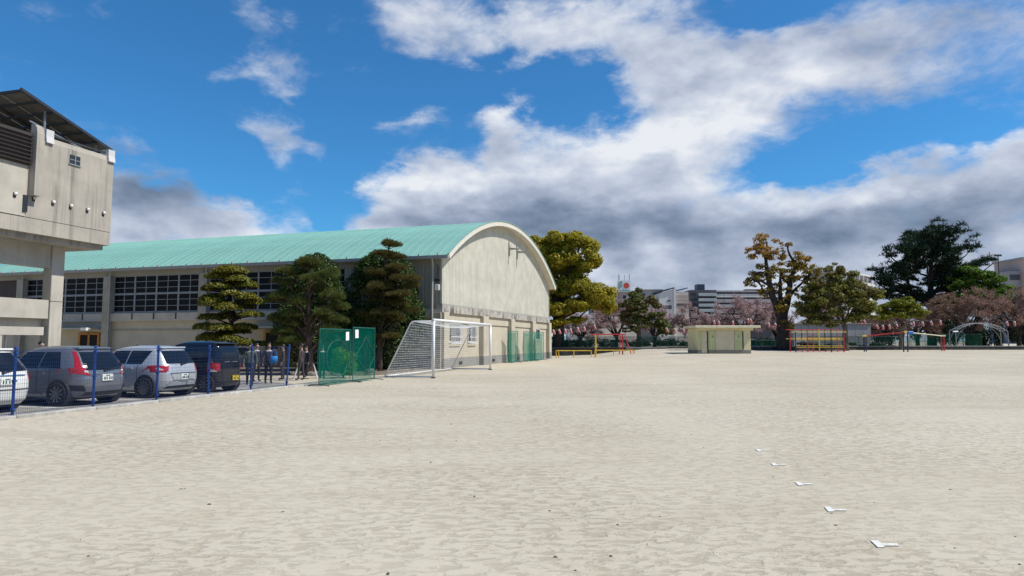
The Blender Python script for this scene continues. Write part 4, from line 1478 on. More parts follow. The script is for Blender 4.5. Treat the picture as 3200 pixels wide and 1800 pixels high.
# slim zelkova-like tree
broad_tree('slim_tree', (34.4, 70.5, .75), 'loose olive green tree with a slim grey trunk beside the climbing bars',
           [([(0, 0, -.1), (0, 0, 1.6), (-.1, 0, 2.6)], .3, .22), ([(-.1, 0, 2.5), (-1.2, 0, 4.2), (-2.4, 0, 5.0)], .15, .05), ([(-.1, 0, 2.6), (-.4, 0, 4.8), (-.6, 0, 7.0)], .16, .05), ([(-.1, 0, 2.6), (1.0, 0, 4.4), (1.8, 0, 5.8)], .15, .05), ([(-.1, 0, 2.5), (.3, -.5, 4.5), (.6, -.6, 6.5)], .12, .04)],
           [(-.9, 0, 8.2, 1.0, 1, .7), (-1.8, 0, 7.0, 1.4, 1.2, .9), (.2, 0, 7.2, 1.3, 1.2, .9), (-3.2, 0, 6.2, 1.3, 1.2, 1.0), (1.6, 0, 6.2, 1.4, 1.2, .9), (2.8, 0, 5.6, 1.2, 1.1, .8), (-3.6, 0, 4.6, 1.4, 1.2, 1.0), (-2.2, -.3, 4.4, 1.5, 1.2, .9), (-.6, -.3, 5.6, 1.6, 1.2, 1.0), (1.2, -.3, 4.8, 1.5, 1.2, .9), (2.6, 0, 4.2, 1.2, 1.1, .8), (-3.2, 0, 3.3, 1.3, 1.1, .8), (-1.6, -.3, 3.0, 1.2, 1, .5), (1.2, -.2, 3.4, 1.1, 1, .5)],
           34000, .13, 'bark_grey', 'leaf_zelkova', 54, .3, sub=16, spread=.85, subr=(.28, .55), group=G4)

# small lime green tree, bright tree behind
broad_tree('young_tree', (41.8, 73.5, .75), 'small flat-topped lime green tree behind the red and yellow rope bar',
           [([(0, 0, -.1), (.02, 0, 1.4), (0, 0, 2.6)], .26, .12), ([(0, 0, 2.0), (-1.2, 0, 3.4)], .08, .04), ([(0, 0, 2.0), (1.2, 0, 3.4)], .08, .04)],
           [(0, 0, 5.0, 1.3, 1.1, .55), (-1.2, 0, 4.4, 1.2, 1.0, .6), (1.3, 0, 4.5, 1.3, 1.0, .6), (.2, -.3, 3.9, 1.5, 1.0, .5), (-1.6, 0, 3.6, .9, .9, .4), (2.0, 0, 3.9, .9, .8, .4), (.7, 0, 5.3, .8, .7, .4)],
           14000, .12, 'bark_grey', 'leaf_lime', 55, .24, sub=14, spread=.8, subr=(.28, .55), group=G4)
broad_tree('broadleaf_tree', (63.2, 92, 1.0), 'fresh bright green broadleaf tree right of the dark pine',
           [([(0, 0, 0), (0, 0, 4), (0, 0, 6.5)], .4, .2)],
           [(-.6, 0, 9.8, 2.0, 1.8, 1.1), (-2.4, 0, 8.4, 1.8, 1.6, 1.0), (1.2, 0, 8.8, 1.9, 1.7, 1.1), (2.8, 0, 7.4, 1.7, 1.5, 1.0), (-.8, -.3, 7.4, 2.0, 1.6, 1.0), (-2.8, 0, 6.6, 1.6, 1.5, .9), (3.6, 0, 6.0, 1.2, 1.2, .8), (1.2, -.3, 6.2, 1.8, 1.6, .9)],
           22000, .19, 'bark_dark', 'leaf_bright', 56, .4, sub=14, spread=.8, subr=(.28, .55), group=G4)

# tall black pine with upswept layered branches
rr = random.Random(91)
tr = MB()
tp = [(0, 0, 0), (.3, 0, 4), (.2, 0, 8), (.5, 0, 12), (.8, 0, 15.5), (1.2, 0, 17.4)]
tr.tube(tp, [.65, .5, .4, .28, .16, .06], 10)
tr.tube([(.2, 0, 1), (-1.8, .3, 5), (-3.0, 0, 9), (-3.4, 0, 12.5)], [.4, .3, .2, .08], 8)
cl = []
def pine_branch(p, q, r, seed):
    limb(tr, p, q, r, r * .3, sag=-.5, seed=seed, n=6, sides=6)
    p, q = np.array(p, float), np.array(q, float)
    L = np.linalg.norm(q - p)
    for k in range(int(4 + L * 1.1)):
        t = rr.uniform(.3, 1.03)
        c = p + (q - p) * t + np.array((rr.uniform(-.7, .7), rr.uniform(-1.0, 1.0), rr.uniform(-.1, .55) - .5 * 4 * t * (1 - t) * .6))
        s = rr.uniform(.55, 1.0)
        cl.append((c[0], c[1], c[2], s, s, s * .42))
        cl.append((c[0] + .2, c[1], c[2] + s * .5, s * .35, s * .35, s * .55))
SPEC = [(4.6, -6.0, 5.6), (4.6, 6.5, 5.8), (5.8, -7.2, 8.0), (6.2, 7.5, 8.0), (7.2, -8.3, 10.6), (7.4, 6.0, 9.2), (7.6, 9.6, 12.6), (8.6, -6.8, 11.8), (9.2, 7.0, 12.2), (9.6, -5.2, 12.6), (10.4, 6.4, 14.4), (10.8, -5.4, 14.6), (11.4, 5.0, 15.6), (11.8, -4.0, 15.4), (12.6, 3.8, 16.4), (13.0, -2.8, 16.2), (13.6, 3.0, 17.2), (14.4, -1.6, 16.8), (15.0, 2.0, 17.6), (16, .3, 17.6), (6.6, -4.6, 8.6), (5.2, 3.8, 6.6), (8.2, 4.0, 10.6), (6.0, -3.0, 7.4), (9.8, 3.0, 13.4), (10.2, -2.2, 13.6), (12, .8, 15.0), (3.8, -4.0, 4.4), (3.6, 3.2, 4.2), (7.8, 1.5, 10.4), (5.0, .5, 7.2)]
for i, (z0, x, z1) in enumerate(SPEC):
    for s_ in (-1, 1):
        yy = s_ * rr.uniform(.3, 3.2)
        k = rr.uniform(.85, 1.0)
        pine_branch((.3 if x > -5 else -1.5, 0, z0), (x * k, yy, z0 + (z1 - z0) * k), .17, i)
cr = needles(cl, 27000, .55, .09, 92, k=3, hemi=-.3, lift=.5, shell=.7)
bp = make_tree('black_pine', (58.3, 95, 1.0), 'very dark tall black pine with upswept tiers of branches', tr, 'bark_dark', cr, 'leaf_blackpine', 3, group=G4)

bp.scale = (.95, .95, .95)


# cherry trees, half over: fine twigs with thin pink bloom
def cherry(loc, label, w, h, seed, n, mat_name='blossom', trunk_h=1.6):
    rr = random.Random(seed)
    tr = MB()
    limb(tr, (0, 0, -.2), (.1, 0, trunk_h), .28, .22, seed=seed)
    cl = []
    for i in range(9):
        a = i * .698 + rr.uniform(-.2, .2)
        q = np.array((math.cos(a) * w * rr.uniform(.4, .62), math.sin(a) * w * .35, h * rr.uniform(.48, .74)))
        limb(tr, (.1, 0, trunk_h - .1), q, .13, .05, sag=.35, side=rr.uniform(-.4, .4), seed=seed + i, n=6, sides=6)
        for j in range(6):
            e = q + np.array((rr.uniform(-1, 1) * w * .38, rr.uniform(-1, 1) * w * .22, rr.uniform(-.15, .3) * h))
            e[2] = min(e[2], h * (1 - .38 * (abs(e[0]) / w) ** 2))
            limb(tr, q, e, .04, .014, sag=.15, seed=seed + i * 7 + j, n=4, sides=4)
            for m_ in range(3):
                f = e + np.array((rr.uniform(-1, 1) * w * .15, rr.uniform(-.8, .8), rr.uniform(-.1, .14) * h))
                limb(tr, e, f, .016, .006, seed=m_, n=2, sides=3)
                cl.append((f[0], f[1], f[2], w * .1, w * .09, h * .05))
                cl.append(((f[0] + e[0]) / 2, (f[1] + e[1]) / 2, (f[2] + e[2]) / 2, w * .08, w * .08, h * .045))
    cr = leaves(cl, int(n * 1.7), .072, seed, shell=.9, up=.2)
    make_tree('cherry_tree', loc, label, tr, 'bark_dark', cr, mat_name, 4, 'cherry tree', 'cherry trees beyond the far fence')


cherry((8.6, 87, .4), 'low pink cherry tree beside the big camphor behind the yellow rails', 3.9, 4.6, 61, 9000)
cherry((13.4, 88, .4), 'pink cherry tree rising behind the dull green spreading tree', 4.3, 6.6, 62, 11000)
cherry((18.2, 87.5, .5), 'pink cherry tree between the raised bed and the cream toilet hut', 3.6, 5.4, 63, 8500)
cherry((23.2, 86, .6), 'pink cherry tree showing above the left half of the cream hut roof', 3.8, 5.4, 64, 9500)
cherry((29.0, 86, .6), 'wide pink cherry tree showing between the cream hut and the old camphor', 4.6, 6.3, 65, 13000)
cherry((34.0, 88, .6), 'pink cherry tree glimpsed behind the old camphor trunk', 3.4, 5.8, 66, 8000)
cherry((40.5, 88, .7), 'dusky pink cherry tree behind the grey panel store', 3.6, 5.6, 67, 8000)
cherry((47.0, 88, .7), 'dark pink cherry tree under the left branches of the black pine', 3.6, 4.6, 70, 7000, 'blossom_brown')
cherry((54.6, 82, .8), 'brownish pink cherry tree behind the metal arch ladder', 4.6, 7.0, 68, 14000, 'blossom_brown')
cherry((61.5, 83, .8), 'russet cherry tree right of the metal arch ladder', 4.8, 7.2, 69, 14000, 'blossom_brown')
cherry((51.0, 86, .8), 'shaded russet cherry tree between the lime green tree and the arch ladder', 3.8, 5.0, 71, 8000, 'blossom_brown')

# clipped hedge masses under the trees behind the fence
def hedge(loc, length, h, seed, n, label):
    rr = random.Random(seed)
    cl = [(rr.uniform(0, length), rr.uniform(-.4, .4), h * rr.uniform(.25, .75), rr.uniform(.5, .9), .5, h * rr.uniform(.25, .4)) for _ in range(int(length * 2.2))]
    t = empty('hedge', loc, 0, label, 'hedge')
    tr = MB()
    for k in range(int(length)):
        limb(tr, (k + .5, 0, 0), (k + .3, 0, h * .6), .03, .015, seed=k, n=3, sides=4)
    tr.build('stems', 'bark_dark', t)
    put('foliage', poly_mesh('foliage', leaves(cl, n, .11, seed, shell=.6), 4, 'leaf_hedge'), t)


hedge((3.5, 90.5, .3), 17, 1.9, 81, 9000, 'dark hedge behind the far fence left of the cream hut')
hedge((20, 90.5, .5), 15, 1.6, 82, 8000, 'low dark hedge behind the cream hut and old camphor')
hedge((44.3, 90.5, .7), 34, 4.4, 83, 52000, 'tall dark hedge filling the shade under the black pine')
hedge((34.5, 81.5, .7), 10, .9, 84, 4500, 'knee-high green hedge in front of the grey panel store')

# ------------------------------------------------------------------ blue mesh fence
fen = empty('mesh_fence', (FO[0], FO[1], 0), F_RZ, 'low blue welded mesh fence on a concrete kerb in front of the parked cars', 'fence')
NP = 6
for i in range(-2, NP):
    x = i * 2.02
    lean = .13 if i == NP - 1 else 0.0
    MB().tube([(x, 0, .04), (x + lean, 0, 1.52)], .03, 8).build('post', 'fence_blue', fen)
    MB().lathe((x + lean, 0, 1.515), [(.034, 0), (.034, .015), (.02, .03), (.004, .034)], 8).build('post_cap', 'fence_blue', fen)
mb = MB()
wv = .0016
for k in range(41):
    x = k * .05
    mb.bar((x, 0, .09), (x, 0, 1.47), wv * 2, wv * 2)
for k in range(16):
    z = .10 + k * .0905
    th = .0036 if k not in (0, 15) else .008
    mb.bar((0, -.006, z), (2.0, -.006, z), th, th * 1.2)
WM = mb.mesh('wire_panel', 'wire_navy')
for i in range(-2, NP - 1):
    put('wire_panel', WM, fen, (i * 2.02 + .01, -.035, 0))
mb = MB()
for i in range(-2, NP):
    for z in (.2, .8, 1.4):
        MB().box(i * 2.02 - .03, i * 2.02 + .03, -.05, .035, z - .02, z + .02).build('clamp', 'fence_blue', fen)


# ------------------------------------------------------------------ cars
class Car:
    """body as a stack of rounded plan outlines; local +x forward, origin on the ground at the centre"""
    def __init__(s, lv, n=5.0):
        s.lv = np.array(lv, float)          # z, rear x, front x, half width
        s.n = n

    def at(s, z):
        L = s.lv
        return (np.interp(z, L[:, 0], L[:, 1]), np.interp(z, L[:, 0], L[:, 2]), np.interp(z, L[:, 0], L[:, 3]))

    def side(s, x, z, sg, off=0.0):
        xr, xf, w = s.at(z)
        xc, a = (xr + xf) / 2, (xf - xr) / 2
        X = min(abs((x - xc) / a), .9999)
        return (x, sg * (w * (1 - X ** s.n) ** (1 / s.n) + off), z)

    def rear(s, y, z, off=0.0):
        xr, xf, w = s.at(z)
        xc, a = (xr + xf) / 2, (xf - xr) / 2
        Y = min(abs(y / w), .9999)
        return (xc - a * (1 - Y ** s.n) ** (1 / s.n) - off, y, z)

    def front(s, y, z, off=0.0):
        xr, xf, w = s.at(z)
        xc, a = (xr + xf) / 2, (xf - xr) / 2
        Y = min(abs(y / w), .9999)
        return (xc + a * (1 - Y ** s.n) ** (1 / s.n) + off, y, z)

    def body(s, nz=34, nt=72):
        z0, z1 = s.lv[0, 0], s.lv[-1, 0]
        zs = np.linspace(z0, z1, nz)
        v, f = [], []
        for z in zs:
            xr, xf, w = s.at(z)
            xc, a = (xr + xf) / 2, (xf - xr) / 2
            for k in range(nt):
                t = 2 * math.pi * k / nt
                c, d = math.cos(t), math.sin(t)
                e = 2 / s.n
                v.append((xc + a * math.copysign(abs(c) ** e, c), w * math.copysign(abs(d) ** e, d), z))
        for i in range(nz - 1):
            for k in range(nt):
                l = (k + 1) % nt
                f.append((i * nt + k, i * nt + l, (i + 1) * nt + l, (i + 1) * nt + k))
        f.append(tuple(range(nt - 1, -1, -1)))
        f.append(tuple((nz - 1) * nt + k for k in range(nt)))
        return MB().add(v, f)

    def patch(s, kind, quad, off, nu=8, nv=6, sg=1, th=None):
        """quad: four (a, z) corners counter-clockwise on the side ('side': a = x) or tail ('rear': a = y)"""
        fn = {'side': lambda a, z, o: s.side(a, z, sg, o), 'rear': lambda a, z, o: s.rear(a, z, o), 'front': lambda a, z, o: s.front(a, z, o)}[kind]
        q = np.array(quad, float)
        v, f = [], []
        for o in (off, -.02):
            for j in range(nv + 1):
                for i in range(nu + 1):
                    u, w = i / nu, j / nv
                    p = (q[0] * (1 - u) + q[1] * u) * (1 - w) + (q[3] * (1 - u) + q[2] * u) * w
                    v.append(fn(p[0], p[1], o))
        K = (nu + 1) * (nv + 1)
        for j in range(nv):
            for i in range(nu):
                k = j * (nu + 1) + i
                f.append((k, k + 1, k + nu + 2, k + nu + 1))
        rim = [i for i in range(nu + 1)] + [(j + 1) * (nu + 1) - 1 for j in range(1, nv + 1)] + [nv * (nu + 1) + i for i in range(nu - 1, -1, -1)] + [j * (nu + 1) for j in range(nv - 1, 0, -1)]
        for a, b in zip(rim, rim[1:] + rim[:1]):
            f.append((a, a + K, b + K, b))
        return MB().add(v, f)


def make_car(name, label, s, t, paint, lv, wheels, rw, style, plate, turn=0.0, sc=1.0):
    """s, t: fence coordinates of the tail centre; the car noses away from the fence"""
    c = Car(lv, style.get('n', 5.0))
    L0 = c.lv[:, 1].min()
    p = fpt(s, t)
    root = empty(name, (p[0], p[1], 0), math.atan2(FB[1], FB[0]) + turn, label, 'car', 'cars parked along the blue fence')
    root.scale = (sc, sc, sc)
    root.location = Vector((p[0], p[1], .004)) + Vector((math.cos(root.rotation_euler[2]), math.sin(root.rotation_euler[2]), 0)) * (-L0 * sc)
    body = c.body().build('body', paint, root, True)
    z_b = style['belt']
    zt = style['top']
    for sg in (1, -1):
        for (xa, xb, xc_, xd) in style['side_win']:
            c.patch('side', [(xa, z_b), (xb, z_b + style.get('rise', 0)), (xc_, zt), (xd, zt)], .006, 10, 6, sg).build('side_window', 'glass_car', body)
        for x in style['door_lines']:
            c.patch('side', [(x - .006, .34), (x + .006, .34), (x + .006, z_b - .02), (x - .006, z_b - .02)], .004, 2, 8, sg).build('door_gap', 'black_plastic', body)
        for x in style['handles']:
            c.patch('side', [(x - .09, z_b - .14), (x + .09, z_b - .14), (x + .09, z_b - .10), (x - .09, z_b - .10)], .03, 4, 2, sg).build('door_handle', paint, body)
        c.patch('side', [(wheels[1] + .5, .26), (wheels[0] - .5, .26), (wheels[0] - .5, .34), (wheels[1] + .5, .34)], .012, 8, 2, sg).build('sill_trim', style.get('sill', paint), body)
        m = c.side(style['mirror'], z_b + .02, sg)
        MB().bbox(m[0] - .07, m[0] + .07, min(m[1], m[1] + sg * .2), max(m[1], m[1] + sg * .2), m[2], m[2] + .14, .03).build('mirror', paint, body)
    c.patch('rear', style['rear_win'], .007, 14, 8).build('rear_window', 'glass_car', body)
    c.patch('front', style['wind'], .007, 12, 8).build('windscreen', 'glass_car', body)
    for sg in (1, -1):
        for (kind, quad, mt) in style['lamps']:
            if kind == 'rear':
                q = [(sg * a, z) for a, z in quad]
                c.patch('rear', q, .014, 6, 6).build('tail_lamp', mt, body)
            else:
                c.patch('side', quad, .014, 6, 6, sg).build('tail_lamp', mt, body)
    for (quad, off, mt, nm) in style['tail']:
        c.patch('rear', quad, off, 12, 4).build(nm, mt, body)
    # number plate, wiper
    pz = plate[1]
    pr = c.rear(plate[2] if len(plate) > 2 else 0, pz)
    py = plate[2] if len(plate) > 2 else 0
    pl = MB().bbox(pr[0] - .045, pr[0] + .02, py - .165, py + .165, pz - .083, pz + .083, .01).build('number_plate', plate[0], body)
    mk = MB()
    for k in range(4):
        y = py + .10 - k * .065 - (.02 if k > 1 else 0)
        mk.box(pr[0] - .049, pr[0] - .044, y - .017, y + .017, pz - .055, pz + .02)
    mk.box(pr[0] - .049, pr[0] - .044, py - .06, py + .06, pz + .04, pz + .062)
    mk.build('plate_characters', 'plate_ink', pl)
    rw0 = style['rear_win']
    zb_ = rw0[0][1]
    a_ = np.array(c.rear(0.05, zb_ - .03, .03)); b_ = np.array(c.rear(-.38, zb_ + .05, .03))
    MB().bar(a_, b_, .025, .02).lathe(a_, [(.035, -.03), (.035, .01)], 8, (-1, 0, 0)).build('rear_wiper', 'black_plastic', body)
    # spoiler, aerial, underbody
    if 'spoiler' in style:
        z = style['spoiler']
        xr, xf, w = c.at(z)
        MB().bbox(xr - .10, xr + .2, -w * .86, w * .86, z - .012, z + .03, .02).build('spoiler', paint, body)
    MB().box(c.lv[0, 1] + .2, c.lv[0, 2] - .2, -c.lv[0, 3] + .15, c.lv[0, 3] - .15, .15, c.lv[0, 0] + .02).build('underbody', 'black_plastic', root)
    # wheels
    for x in wheels:
        for sg in (1, -1):
            w = c.at(.35)[2]
            yo = sg * (w + .008)
            MB().lathe((x, yo - sg * .26, rw + .02), [(rw + .055, 0), (rw + .055, .252), (rw + .035, .257)], 28, (0, sg, 0)).build('wheel_arch', 'black_plastic', body)
            wh = empty('wheel')
            wh.parent = root
            MB().lathe((x, yo - sg * .19, rw), [(rw * .6, 0), (rw * .96, .005), (rw, .03), (rw, .17), (rw * .96, .2), (rw * .72, .205), (rw * .7, .19)], 28, (0, sg, 0)).build('tyre', 'black_rubber', wh, True)
            rim = MB().lathe((x, yo - sg * .19, rw), [(rw * .7, .1), (rw * .72, .2), (rw * .66, .208), (rw * .62, .17), (.03, .17)], 24, (0, sg, 0))
            rim.build('rim_well', 'dark_steel', wh, True)
            sp = MB()
            for k in range(style.get('spokes', 7)):
                a = 2 * math.pi * k / style.get('spokes', 7)
                yy = yo + sg * .012
                sp.bar((x, yy, rw), (x + math.cos(a) * rw * .68, yy, rw + math.sin(a) * rw * .68), .045, .02, up=(0, 1, 0))
            sp.lathe((x, yo - sg * .0, rw), [(.055, 0), (.055, .024)], 12, (0, sg, 0))
            sp.build('spokes', 'alloy', wh)
    return root


HATCH = [(.20, -1.78, 1.75, .78), (.30, -1.90, 1.90, .835), (.50, -1.955, 1.96, .848), (.66, -1.955, 1.94, .848), (.74, -1.925, 1.84, .846), (.86, -1.905, 1.45, .838), (.96, -1.88, 1.02, .815), (1.1, -1.80, .80, .765), (1.25, -1.68, .50, .70), (1.38, -1.56, .20, .635), (1.46, -1.42, -.05, .57), (1.50, -1.25, -.30, .48), (1.515, -1.0, -.5, .36)]
make_car('hatchback_car', 'dark grey metallic hatchback with tall red lamps flanking its rear window', 3.2, .82, 'car_grey', HATCH, (1.22, -1.27), .30,
         dict(belt=.95, top=1.36, rise=.02, side_win=[(-1.32, -.62, -.66, -1.12), (-.58, .22, .02, -.62), (.27, .78, .30, .08)], door_lines=(-1.0, -.6, .28), handles=(-.75, .1), mirror=.62, rear_win=[(.62, .90), (-.62, .90), (-.50, 1.36), (.50, 1.36)],
              wind=[(-.62, 1.0), (.62, 1.0), (.50, 1.38), (-.50, 1.38)], spoiler=1.45,
              lamps=[('rear', [(.64, .96), (.74, .93), (.585, 1.38), (.535, 1.38)], 'lens_red'), ('rear', [(.46, .76), (.83, .84), (.80, .97), (.62, .94)], 'lens_red'), ('side', [(-1.86, .86), (-1.62, .93), (-1.66, .98), (-1.84, .97)], 'lens_red'), ('rear', [(.50, .83), (.60, .85), (.60, .90), (.52, .89)], 'lens_clear')],
              tail=[([(.48, .80), (-.48, .80), (-.42, .86), (.42, .86)], .018, 'car_chrome', 'chrome_strip'), ([(.78, .40), (.55, .36), (.62, .52), (.80, .53)], .012, 'black_plastic', 'bumper_vent'), ([(-.55, .36), (-.78, .40), (-.80, .53), (-.62, .52)], .012, 'black_plastic', 'bumper_vent'), ([(.6, .25), (-.6, .25), (-.55, .35), (.55, .35)], .008, 'black_plastic', 'bumper_skirt')], spokes=10),
         ('plate_white', .70), sc=1.01)
SWIFT = [(.20, -1.74, 1.72, .78), (.30, -1.84, 1.86, .835), (.50, -1.90, 1.90, .848), (.68, -1.90, 1.88, .85), (.78, -1.87, 1.76, .846), (.90, -1.84, 1.35, .83), (.98, -1.79, .98, .80), (1.12, -1.70, .74, .745), (1.26, -1.60, .46, .69), (1.38, -1.50, .20, .63), (1.45, -1.38, -.05, .56), (1.49, -1.2, -.3, .47), (1.505, -1.0, -.5, .36)]
make_car('hatchback_car', 'silver hatchback with red corner lamps and its white plate low in the tailgate', 5.86, .70, 'car_silver', SWIFT, (1.18, -1.25), .30,
         dict(belt=.98, top=1.36, rise=.0, side_win=[(-1.10, -.55, -.60, -1.30), (-.51, .22, .02, -.56), (.27, .74, .28, .07)], door_lines=(-.98, -.53, .26), handles=(-.72, .1), mirror=.6, rear_win=[(.56, .98), (-.56, .98), (-.50, 1.36), (.50, 1.36)],
              wind=[(-.62, 1.02), (.62, 1.02), (.5, 1.38), (-.5, 1.38)], spoiler=1.44,
              lamps=[('rear', [(.60, .74), (.84, .74), (.80, .93), (.70, .95)], 'lens_red'), ('side', [(-1.83, .76), (-1.72, .84), (-1.6, .93), (-1.80, .93)], 'lens_red'), ('rear', [(.66, .80), (.76, .80), (.76, .87), (.68, .87)], 'lens_clear')],
              tail=[([(.52, .695), (-.52, .695), (-.52, .715), (.52, .715)], .012, 'black_plastic', 'tailgate_gap'), ([(.62, .26), (-.62, .26), (-.55, .34), (.55, .34)], .008, 'black_plastic', 'bumper_skirt'), ([(.40, .50), (-.40, .50), (-.50, .69), (.50, .69)], .016, 'car_silver', 'plate_recess')], spokes=12),
         ('plate_white', .60), sc=1.01)
KEI = [(.20, -1.62, 1.56, .68), (.32, -1.68, 1.68, .725), (.55, -1.70, 1.70, .737), (.80, -1.70, 1.68, .737), (.94, -1.69, 1.50, .735), (1.02, -1.685, 1.1, .728), (1.2, -1.66, .95, .70), (1.4, -1.62, .72, .665), (1.55, -1.57, .48, .63), (1.66, -1.48, .2, .58), (1.72, -1.3, -.1, .48), (1.735, -1.1, -.3, .38)]
make_car('kei_wagon', 'tall black kei wagon with a yellow plate low on its tail', 8.02, .72, 'car_black', KEI, (1.15, -1.2), .28,
         dict(belt=1.03, top=1.54, side_win=[(-1.52, -.95, -.95, -1.46), (-.9, .0, -.05, -.9), (.05, .85, .5, .02)], door_lines=(-.92, .02), handles=(-.75, .14), mirror=.75, rear_win=[(.6, 1.06), (-.6, 1.06), (-.53, 1.55), (.53, 1.55)],
              wind=[(-.6, 1.08), (.6, 1.08), (.52, 1.58), (-.52, 1.58)], spoiler=1.66,
              lamps=[('rear', [(.60, .72), (.715, .72), (.71, 1.0), (.62, 1.0)], 'lens_red'), ('side', [(-1.66, .74), (-1.56, .74), (-1.56, .98), (-1.65, .98)], 'lens_red'), ('rear', [(.615, .70), (.70, .70), (.70, .77), (.615, .77)], 'lens_clear')],
              tail=[([(.35, 1.015), (-.35, 1.015), (-.35, 1.04), (.35, 1.04)], .02, 'car_chrome', 'chrome_strip')], spokes=8, n=6.0),
         ('plate_yellow', .47, -.22), sc=.95)
WAGON = [(.20, -2.1, 2.0, .80), (.32, -2.22, 2.15, .86), (.55, -2.27, 2.22, .875), (.75, -2.27, 2.2, .875), (.86, -2.24, 2.05, .87), (.98, -2.20, 1.55, .85), (1.12, -2.1, 1.2, .80), (1.28, -1.96, .9, .73), (1.42, -1.84, .55, .67), (1.50, -1.7, .3, .60), (1.545, -1.5, .0, .5), (1.56, -1.2, -.3, .38)]
make_car('estate_car', 'white estate car with a wraparound dark rear window, cut by the picture edge', .62, 1.0, 'car_white', WAGON, (1.4, -1.35), .31,
         dict(belt=1.0, top=1.42, side_win=[(-1.75, -1.0, -1.05, -1.55), (-.95, -.1, -.2, -1.0), (-.05, .9, .5, -.15)], door_lines=(-1.02, -.1, .9), handles=(-.85, .05), mirror=.95, rear_win=[(.72, .99), (-.72, .99), (-.58, 1.43), (.58, 1.43)],
              wind=[(-.68, 1.02), (.68, 1.02), (.54, 1.42), (-.54, 1.42)], spoiler=1.5,
              lamps=[('rear', [(.70, .74), (.86, .74), (.83, .98), (.74, .90)], 'lens_red'), ('side', [(-2.18, .76), (-2.02, .8), (-1.98, .95), (-2.14, .95)], 'lens_red')],
              tail=[([(.5, .88), (-.5, .88), (-.5, .91), (.5, .91)], .02, 'car_chrome', 'chrome_strip'), ([(.7, .55), (-.7, .55), (-.7, .57), (.7, .57)], .01, 'black_plastic', 'bumper_gap')]),
         ('plate_white', .76), sc=.97)


# ------------------------------------------------------------------ people behind the fence
def cloth_mat(name, shoes, legs, top, collar=None):
    m = bpy.data.materials.new(name)
    m.use_nodes = True
    t = NT(m.node_tree)
    b = t.n['Principled BSDF']
    b.inputs['Roughness'].default_value = .85
    vec = t.new('ShaderNodeTexCoord').outputs['Object']
    s = t.new('ShaderNodeSeparateXYZ')
    t.l.new(vec, s.inputs[0])
    z = s.outputs[2]
    ax = t.math('ABSOLUTE', s.outputs[0])
    c = t.mix(t.math('GREATER_THAN', z, .085), shoes, legs)
    c = t.mix(t.math('GREATER_THAN', z, .93), c, top)
    arm = t.math('GREATER_THAN', ax, .205)
    c = t.mix(t.math('MULTIPLY', arm, t.math('GREATER_THAN', z, .5)), c, top)
    hand = t.math('MULTIPLY', arm, t.math('LESS_THAN', z, .84))
    c = t.mix(t.math('MULTIPLY', hand, t.math('GREATER_THAN', z, .5)), c, (0.46, 0.28, 0.20))
    if collar:
        c = t.mix(t.math('MULTIPLY', t.math('GREATER_THAN', z, 1.36), t.math('LESS_THAN', ax, .1)), c, collar)
    c = t.mix(t.math('GREATER_THAN', z, 1.415), c, (0.46, 0.28, 0.20))
    n = t.noise(vec, 14, 3.0)
    c = t.mix(t.math('MULTIPLY', n, .35), c, (0.01, 0.01, 0.012))
    t.l.new(c, b.inputs['Base Color'])
    M[name] = m


cloth_mat('cloth_suit', (0.01, 0.01, 0.01), (0.014, 0.016, 0.024), (0.014, 0.016, 0.026), (0.7, 0.7, 0.7))
cloth_mat('cloth_green', (0.01, 0.01, 0.01), (0.016, 0.018, 0.022), (0.10, 0.125, 0.075), (0.36, 0.40, 0.32))
cloth_mat('cloth_navy', (0.012, 0.012, 0.012), (0.02, 0.018, 0.024), (0.02, 0.022, 0.05), (0.6, 0.58, 0.58))
cloth_mat('cloth_brown', (0.012, 0.012, 0.012), (0.05, 0.045, 0.05), (0.07, 0.05, 0.05), None)


